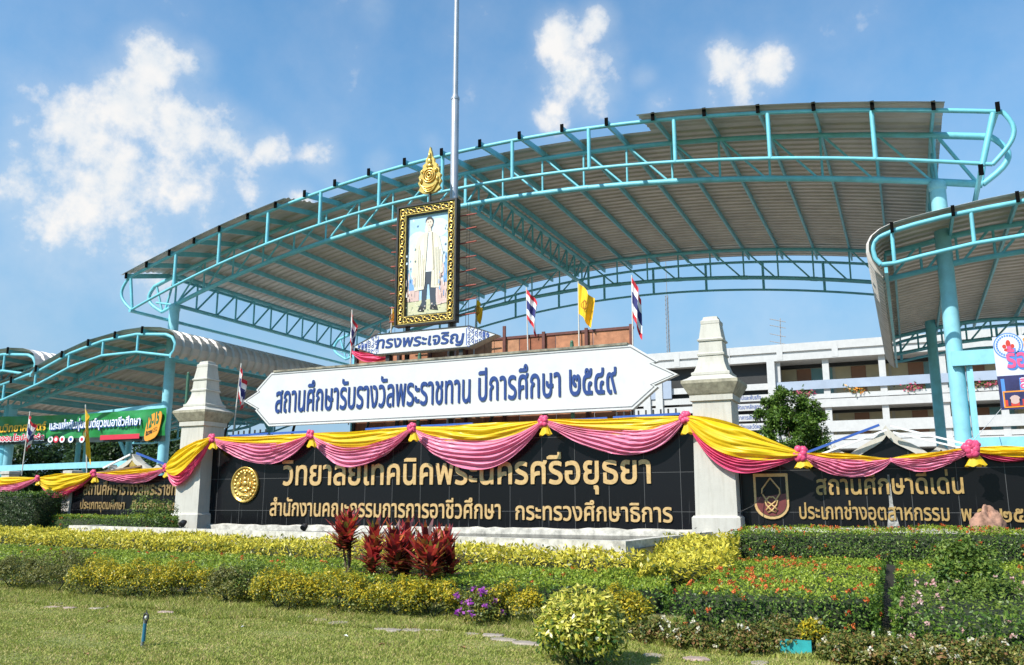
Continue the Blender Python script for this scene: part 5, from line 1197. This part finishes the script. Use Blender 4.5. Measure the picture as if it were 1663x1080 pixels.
# row of free growing duranta bushes along the lawn edge
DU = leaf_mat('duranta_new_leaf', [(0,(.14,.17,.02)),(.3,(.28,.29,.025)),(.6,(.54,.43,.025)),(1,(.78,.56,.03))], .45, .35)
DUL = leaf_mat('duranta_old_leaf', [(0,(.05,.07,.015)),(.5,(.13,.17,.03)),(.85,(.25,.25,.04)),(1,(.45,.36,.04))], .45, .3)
BR = leaf_mat('brownish_leaf', [(0,(.07,.075,.02)),(.5,(.16,.165,.04)),(1,(.27,.25,.06))], .5, .3)
def at_ground(px, py):
    p = on_z(px, py, 0.0); return p[0], p[1], gz(p[0], p[1])
row = [(10,962,50,40,'dark olive bush cut by the left edge of the photo',BR,DUL),(80,966,62,48,'dull olive brown low bush at the left end of the lawn edge',BR,BR),(150,974,50,46,'olive and yellow bush second from the left along the lawn edge',DU,DUL),(215,978,55,48,'yellow tipped bush beside the dull olive bush at left',DU,DUL),
       (285,980,50,46,'straggly yellow tipped bush above the sprinkler',DU,DUL),(350,986,50,44,'reddish brown and green bush right of the sprinkler',BR,DUL),(395,985,44,52,'greener bush in the middle left of the lawn edge',LT_,DUL),(448,996,54,52,'yellow flowering bush left of the red leaved plants',DU,DUL),
       (545,1000,58,54,'yellow bush in front of the first red leaved plant',DU,DUL),(625,1006,58,50,'yellow bush in front of the middle red leaved plants',DU,DUL),(695,1010,55,50,'yellow bush just left of the purple bougainvillea',DU,DUL),(820,1018,52,52,'yellow bush between the purple bougainvillea and the variegated croton',DU,DUL),(1000,1030,44,56,'yellow bush behind the right side of the variegated croton',DU,DUL)]
for px, py, hw, hh, lab, a, b in row:
    u, v, z = at_ground(px, py); d = v*1.1; k = math.hypot(u, v)/F*1.02; v2 = v + hw*k*.30; d2 = k*1.06
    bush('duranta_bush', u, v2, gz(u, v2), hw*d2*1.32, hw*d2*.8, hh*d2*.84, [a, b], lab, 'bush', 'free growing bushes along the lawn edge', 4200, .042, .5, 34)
u, v, z = at_ground(768, 1022)
bush('bougainvillea', u, v+.3, z, .46, .38, .36, [DUL, DUL], 'purple flowering bougainvillea among the yellow bushes in front centre', 'flowering shrub', None, 1800, .042, .5, 26, leaf_mat('purple_bract', [(0,(.30,.04,.36)),(.5,(.46,.09,.50)),(1,(.58,.20,.58))], .5, .4, .2), 26, 12, .04, .045)
u, v, z = at_ground(921, 1092)
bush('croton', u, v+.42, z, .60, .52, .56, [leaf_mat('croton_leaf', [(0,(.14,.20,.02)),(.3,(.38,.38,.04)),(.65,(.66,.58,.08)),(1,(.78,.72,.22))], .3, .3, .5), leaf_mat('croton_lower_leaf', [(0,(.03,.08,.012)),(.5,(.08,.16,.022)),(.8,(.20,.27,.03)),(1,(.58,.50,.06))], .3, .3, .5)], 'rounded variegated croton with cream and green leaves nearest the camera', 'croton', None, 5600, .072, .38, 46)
bush('green_shrub', *[(lambda p: (p[0], p[1]))(on_z(1578, 950, .5))][0], .30, .54, .5, .74, [LT_, TR], 'round fresh green shrub growing out of the right hand hedges', 'shrub', None, 3600, .06, .5, 40)
u, z = on_v(246, 833, 19.6); bush('green_shrub', u, 19.6, .6, .95, .6, 1.15, [LT_, TR], 'round light green bush in front of the left pillar', 'shrub', None, 1800, .07, .4, 30)
RSL = leaf_mat('rose_leaf', [(0,(.05,.08,.015)),(.4,(.13,.17,.03)),(.7,(.25,.23,.05)),(1,(.32,.16,.07))])
for i, (px, py, hw, hh, lab) in enumerate([(1055,1050,44,44,'low white flowered bush just right of the variegated croton'),(1120,1060,50,46,'low white flowered bush in front of the left part of the broad hedge block'),(1195,1068,52,48,'low white flowered bush left of the half hidden teal board'),
        (1262,1064,38,62,'small low bush touching the teal board on its left'),(1385,1086,54,50,'low white flowered bush right of the teal board'),(1450,1094,56,54,'low white flowered bush before the dark gap between the two hedge blocks'),(1525,1104,62,60,'low flowered bush in front of the pink flowered block, the left one'),(1610,1112,66,64,'low flowered bush in front of the pink flowered block at the right edge'),(1318,1066,24,66,'small yellow tipped bush over the right end of the teal board')]):
    u, v, z = at_ground(px, py); k = math.hypot(u, v)/F*1.08
    bush('rose_bush', u, v+hw*k*.7, z, hw*k*1.12, hw*k*.8, hh*k*.62, [DU if i == 8 else RSL, RSL], lab, 'bush', 'low flowering bushes along the front right edge', 2600 if hw > 40 else 1500, .042, .5, 30, WB, 10 if hw > 40 else 3, 14, .028, .028)

# red leaved cordylines
CORD = leaf_mat('cordyline_leaf', [(0,(.06,.014,.014)),(.25,(.18,.022,.028)),(.5,(.52,.045,.05)),(.82,(.74,.11,.06)),(1,(.40,.34,.06))], .35, .35, .5)
CORDL = leaf_mat('cordyline_old_leaf', [(0,(.03,.035,.012)),(.4,(.12,.05,.02)),(.7,(.30,.10,.03)),(1,(.28,.26,.06))], .35, .3, .5)
def strap_leaves(c, n, L, spread, zlo, zhi, w=.05):
    """long arching blades from a stem"""
    V = []; nseg = 3
    for i in range(n):
        f = i/n; a = i*2.4 + random.random()*.5; el = math.radians(80 - 66*(1-f)*spread - random.random()*16); l = L*(.75+.45*random.random()); z = zlo + (zhi-zlo)*f
        d = Vector((math.cos(a)*math.cos(el), math.sin(a)*math.cos(el), math.sin(el))); s = Vector((-math.sin(a), math.cos(a), 0)); p = Vector((c[0], c[1], z)); ww = [.25, 1, .75, .04]
        pts = []
        for k in range(nseg+1): pts.append((p.copy(), ww[k]*w)); p = p + d*(l/nseg); d = (d + Vector((0,0,-.16*(1.25-f)))).normalized()
        up = s.cross(d)*.25
        for k in range(nseg): V += [pts[k][0]-s*pts[k][1], pts[k][0]+s*pts[k][1], pts[k+1][0]+s*pts[k+1][1], pts[k+1][0]-s*pts[k+1][1]]
    return np.array([tuple(x) for x in V])
for i, (px, top, base, lean, lab) in enumerate([(565,824,945,4,'tallest red leaved cordyline at the left end of the clump'),(607,842,950,-3,'red leaved cordyline second from the left in the clump'),(637,846,955,2,'slender orange red cordyline in the middle of the clump'),(658,845,950,6,'red cordyline behind the middle of the clump'),(690,848,962,-6,'bushy cordyline with a green and yellow lower leaf near the right of the clump'),(725,850,955,3,'spreading red cordyline at the right end of the clump')]):
    p = on_z(px, base+24, .03); u, v = p[0], p[1]; zt = on_v(px, top, v)[1]
    t = empty('cordyline', (u, v, gz(u,v)), lab, 'cordyline', 'red leaved cordylines in front of the pool')
    H = zt-.15; st = MB(); heads = [(0,0,1.)] + [(random.uniform(-.17,.17), random.uniform(-.12,.12), random.uniform(.74,1.0)) for _ in range(3)]
    Vr = []; Vl = []
    for dx, dy, f in heads:
        hz_ = .12 + (H)*f - .30; st.path([(u,v,.08),(u+dx*.5+.004*lean,v+dy*.5,.1+hz_*.5),(u+dx,v+dy,hz_)], [.026,.021,.017], 6)
        Vr.append(strap_leaves((u+dx,v+dy), 26, .38, .85, hz_-.27, hz_+.06, .044)); Vl.append(strap_leaves((u+dx,v+dy), 12, .34, 1.15, hz_-.34, hz_-.2, .044))
    leaf_mesh('leaves', [(np.concatenate(Vr), 0), (np.concatenate(Vl), 1)], [CORD, CORDL], t); st.build('stem', [mat('cordyline_stem', (.12,.08,.05), .8, .2, 9)], t)

# trees
def tree(name, u, v, z0, H, rx, lab, cat, mats, n=5000, L=.12, clumps=60, group=None, zc=.62, rz=.45, tr=.07):
    t = empty(name, (u, v, z0), lab, cat, group)
    cc = unit(rng.normal(size=(clumps,3))); rad = rng.uniform(.35,1,(clumps,1))**.6; c = cc*rad*[rx,rx,H*rz*.8]+[u,v,z0+H*zc]
    k = rng.integers(0, clumps, n); d = unit(rng.normal(size=(n,3))+cc[k]*.4); cr = rng.uniform(.16,.34,clumps)[k][:,None]*rx; P = c[k]+d*cr*rng.uniform(.3,1,(n,1))*[1,1,.7]
    q = unit(d*.6+[0,0,.8]+rng.normal(size=P.shape)*.5)
    leaf_mesh('crown', [(leaf_arrays(P, q, L, .42), 0)], mats, t)
    mb = MB(); mb.path([(u,v,z0-.1),(u+.03,v,z0+H*.3),(u,v+.02,z0+H*.6)], [tr,tr*.75,tr*.4], 9)
    for j in range(9): e = c[j]; mb.path([(u,v,z0+H*(.25+.03*j)), (np.array([u,v,z0+H*.4])+e)/2, e], [tr*.4,tr*.28,tr*.1], 6)
    mb.build('trunk', [mat('bark', (.14,.10,.07), .9, .3, 9, bump=.4)], t)
u, z = on_v(1284, 690, 30); tree('round_tree', u, 30, .4, 5.3, 1.12, 'round leafy green tree between the right pillar and the white building', 'tree', [TR], 24000, .12, 130, zc=.66, rz=.40)
for px, v, H, rx, lab in ((20,60,9.0,5.0,'dark green tree under the left canopy at the left edge of the photo'),(112,66,9.4,5.0,'dark green tree behind the pair of slim posts under the green banner'),(200,62,9.0,4.8,'dark green tree behind the small left gable'),(292,58,9.2,3.6,'dark green tree between the blue column and the left pillar')):
    u, z = on_v(px, 740, v); tree('background_tree', u, v, .4, H, rx, lab, 'tree', [DK], 15000, .42, 110, 'dark trees beyond the left canopy', zc=.46, rz=.62, tr=.2)

# ------------------------------------------------------------------ lawn edge stones and small things
def stones():
    r = random.Random(12); m1 = mat('flagstone', (.40,.33,.27), .9, .3, 5, bump=.4, bscale=25); m2 = mat('flagstone_pink', (.46,.33,.28), .9, .3, 5, bump=.4, bscale=25)
    pts = [(8,974),(38,972),(66,977),(92,982),(88,986),(112,988),(160,989),(185,986),(225,984),(258,987),(272,996),(305,994),(335,993),(365,992),(382,997),(430,1002),(462,1003),(495,1004),(520,1009),(548,1014),(600,1018),(625,1022),(640,1026),(668,1025),(705,1024),(770,1030),(800,1034),(815,1040),(850,1046),(872,1048),(1060,1066),(1130,1072),(1235,1078)]
    for i, (px, py) in enumerate(pts):
        u, v, z = at_ground(px, py); n = r.randint(6,8); a0 = r.random()*6; rx, ry = r.uniform(.10,.19), r.uniform(.10,.17)
        o = [(u+rx*math.cos(a0+2*math.pi*k/n)*r.uniform(.8,1.1), v+ry*math.sin(a0+2*math.pi*k/n)*r.uniform(.8,1.1)) for k in range(n)]
        mb = MB(); h = z+r.uniform(.014,.030); mb.add([(a,b,z-.04) for a,b in o]+[(a,b,h-.012) for a,b in o]+[(u+(a-u)*.93,v+(b-v)*.93,h) for a,b in o], [tuple(range(2*n,3*n))]+[(k,(k+1)%n,n+(k+1)%n,n+k) for k in range(n)]+[(n+k,n+(k+1)%n,2*n+(k+1)%n,2*n+k) for k in range(n)])
        mb.build('flagstone', [m1 if r.random() < .6 else m2], base=(u,v,z), label='flat weathered flagstone set in the grass along the lawn edge', cat='flagstone', group='flagstones along the lawn edge')
stones()
def sprinkler():
    u, v, z = at_ground(232, 1050); t = empty('sprinkler', (u,v,z), 'small garden sprinkler with blue plastic riser standing on the lawn', 'sprinkler'); s = 9.9/F*1.04
    px = lambda y: z+(1050-y)*s*1.02
    MB().path([(u-.015,v,z-.02),(u,v,px(1012))],[.018,.016],10).build('stake', [mat('grey_pipe', (.20,.22,.2), .6, .2, 9)], t)
    MB().path([(u+.018,v-.015,px(1042)),(u+.022,v-.015,px(1016))],[.020,.020],10).build('riser', [mat('blue_plastic', (.02,.15,.24), .4, .1, 9)], t)
    mb = MB(); zc = px(1007); mb.path([(u+.018+.036*math.cos(a), v-.005, zc+.045*math.sin(a)) for a in np.linspace(-1.4,4.54,14)], .010, 6); mb.path([(u+.018,v,zc+.03),(u+.018,v,zc+.085)],[.012,.004],8); mb.tube((u+.018,v,px(1016)),(u+.018,v,zc-.03),.018,8)
    mb.build('head', [DARKM], t); MB().ball((u+.018,v-.005,zc), (.016,.016,.02)).build('spinner', [WHITE], t)
sprinkler()
def board():
    p = on_z(1268,1060,.02); q = on_z(1322,1064,.02); m = mat('turquoise_board', (.03,.36,.37), .45, .2, 6)
    t = empty('board', (p[0],p[1],0), 'turquoise board half hidden among the low flowering bushes', 'board')
    MB().box((p[0],p[1]-.02,.02),(q[0]-.02,p[1]+.02,.165)).build('panel', [m], t)
    MB().box((p[0]+.05,p[1]+.021,-.05),(p[0]+.09,p[1]+.05,.15)).build('peg', [DARKM], t); MB().box((q[0]-.1,p[1]+.021,-.05),(q[0]-.06,p[1]+.05,.15)).build('peg', [DARKM], t)
board()
def rock():
    u, z0 = on_v(1609, 864, 21.6); r = np.random.default_rng(9); ph = r.uniform(0,6,8); mb = MB()
    def fn(th, p): return 1+.16*math.sin(3*th+ph[0])*math.cos(2*p)+.12*math.sin(5*th+4*p+ph[1])+.08*math.sin(9*th+ph[2])*math.sin(7*p+ph[3])
    mb.ball((u, 21.75, 1.0), (.35,.30,.47), nu=40, nv=26, fn=fn)
    mb.build('rock', [mat('laterite', (.40,.22,.15), .95, .4, 6, bump=.9, bscale=14)], base=(u,21.75,.6), label='reddish brown rough upright rock against the right granite wall', cat='rock')
rock()
def litter():
    r = random.Random(6); m = mat('dry_leaf', (.30,.16,.06), .8, .3, 20); mw = mat('paper_scrap', (.75,.73,.68), .7, .05, 9)
    for k, (px, py, w) in enumerate(((178,1012,0),(332,1003,0),(140,1066,0),(395,1021,1),(560,1036,1),(620,1050,0),(752,1055,0),(340,1014,0),(60,1008,0))):
        u, v, z = at_ground(px, py); a = r.random()*6; L = .05; mb = MB()
        mb.add([(u+L*math.cos(a+b)*f, v+L*math.sin(a+b)*f, z+.02+h) for b, f, h in ((0,1,0),(1.3,.5,.02),(3.1,1,.005),(4.6,.5,.02))], [(0,1,2,3)])
        mb.build('fallen_leaf' if not w else 'paper_scrap', [mw if w else m], base=(u,v,z), label='tiny white paper scrap lying on the lawn' if w else 'small dry brown leaf lying on the lawn', cat='litter' if w else 'leaf', group='paper scraps on the lawn' if w else 'dry leaves on the lawn')
litter()
def cables():
    mb = MB(); a, b, c = pv(1242,795,22.5), pv(1222,822,22.2), pv(1128,858,22.0)
    mb.path([a, tuple((a[i]+b[i])/2-(.05 if i == 2 else 0) for i in range(3)), b, tuple((b[i]*.5+c[i]*.5)-(.06 if i == 2 else 0) for i in range(3)), c], .010, 5)
    mb.build('cable', [DARKM], base=c, label='thin dark cable hanging from the right wall across the foot of the right pillar', cat='cable')
    mb = MB(); a, b = pv(1580,716,23.5), pv(1626,664,26.9); mb.path([a, tuple((a[i]+b[i])/2 for i in range(3)), b], .008, 5); mb.build('cable', [mat('white_cord', (.6,.6,.6), .6, .05, 9)], base=a, label='thin white cord tying the printed banner to the wall behind the right rosette', cat='cord')
cables()
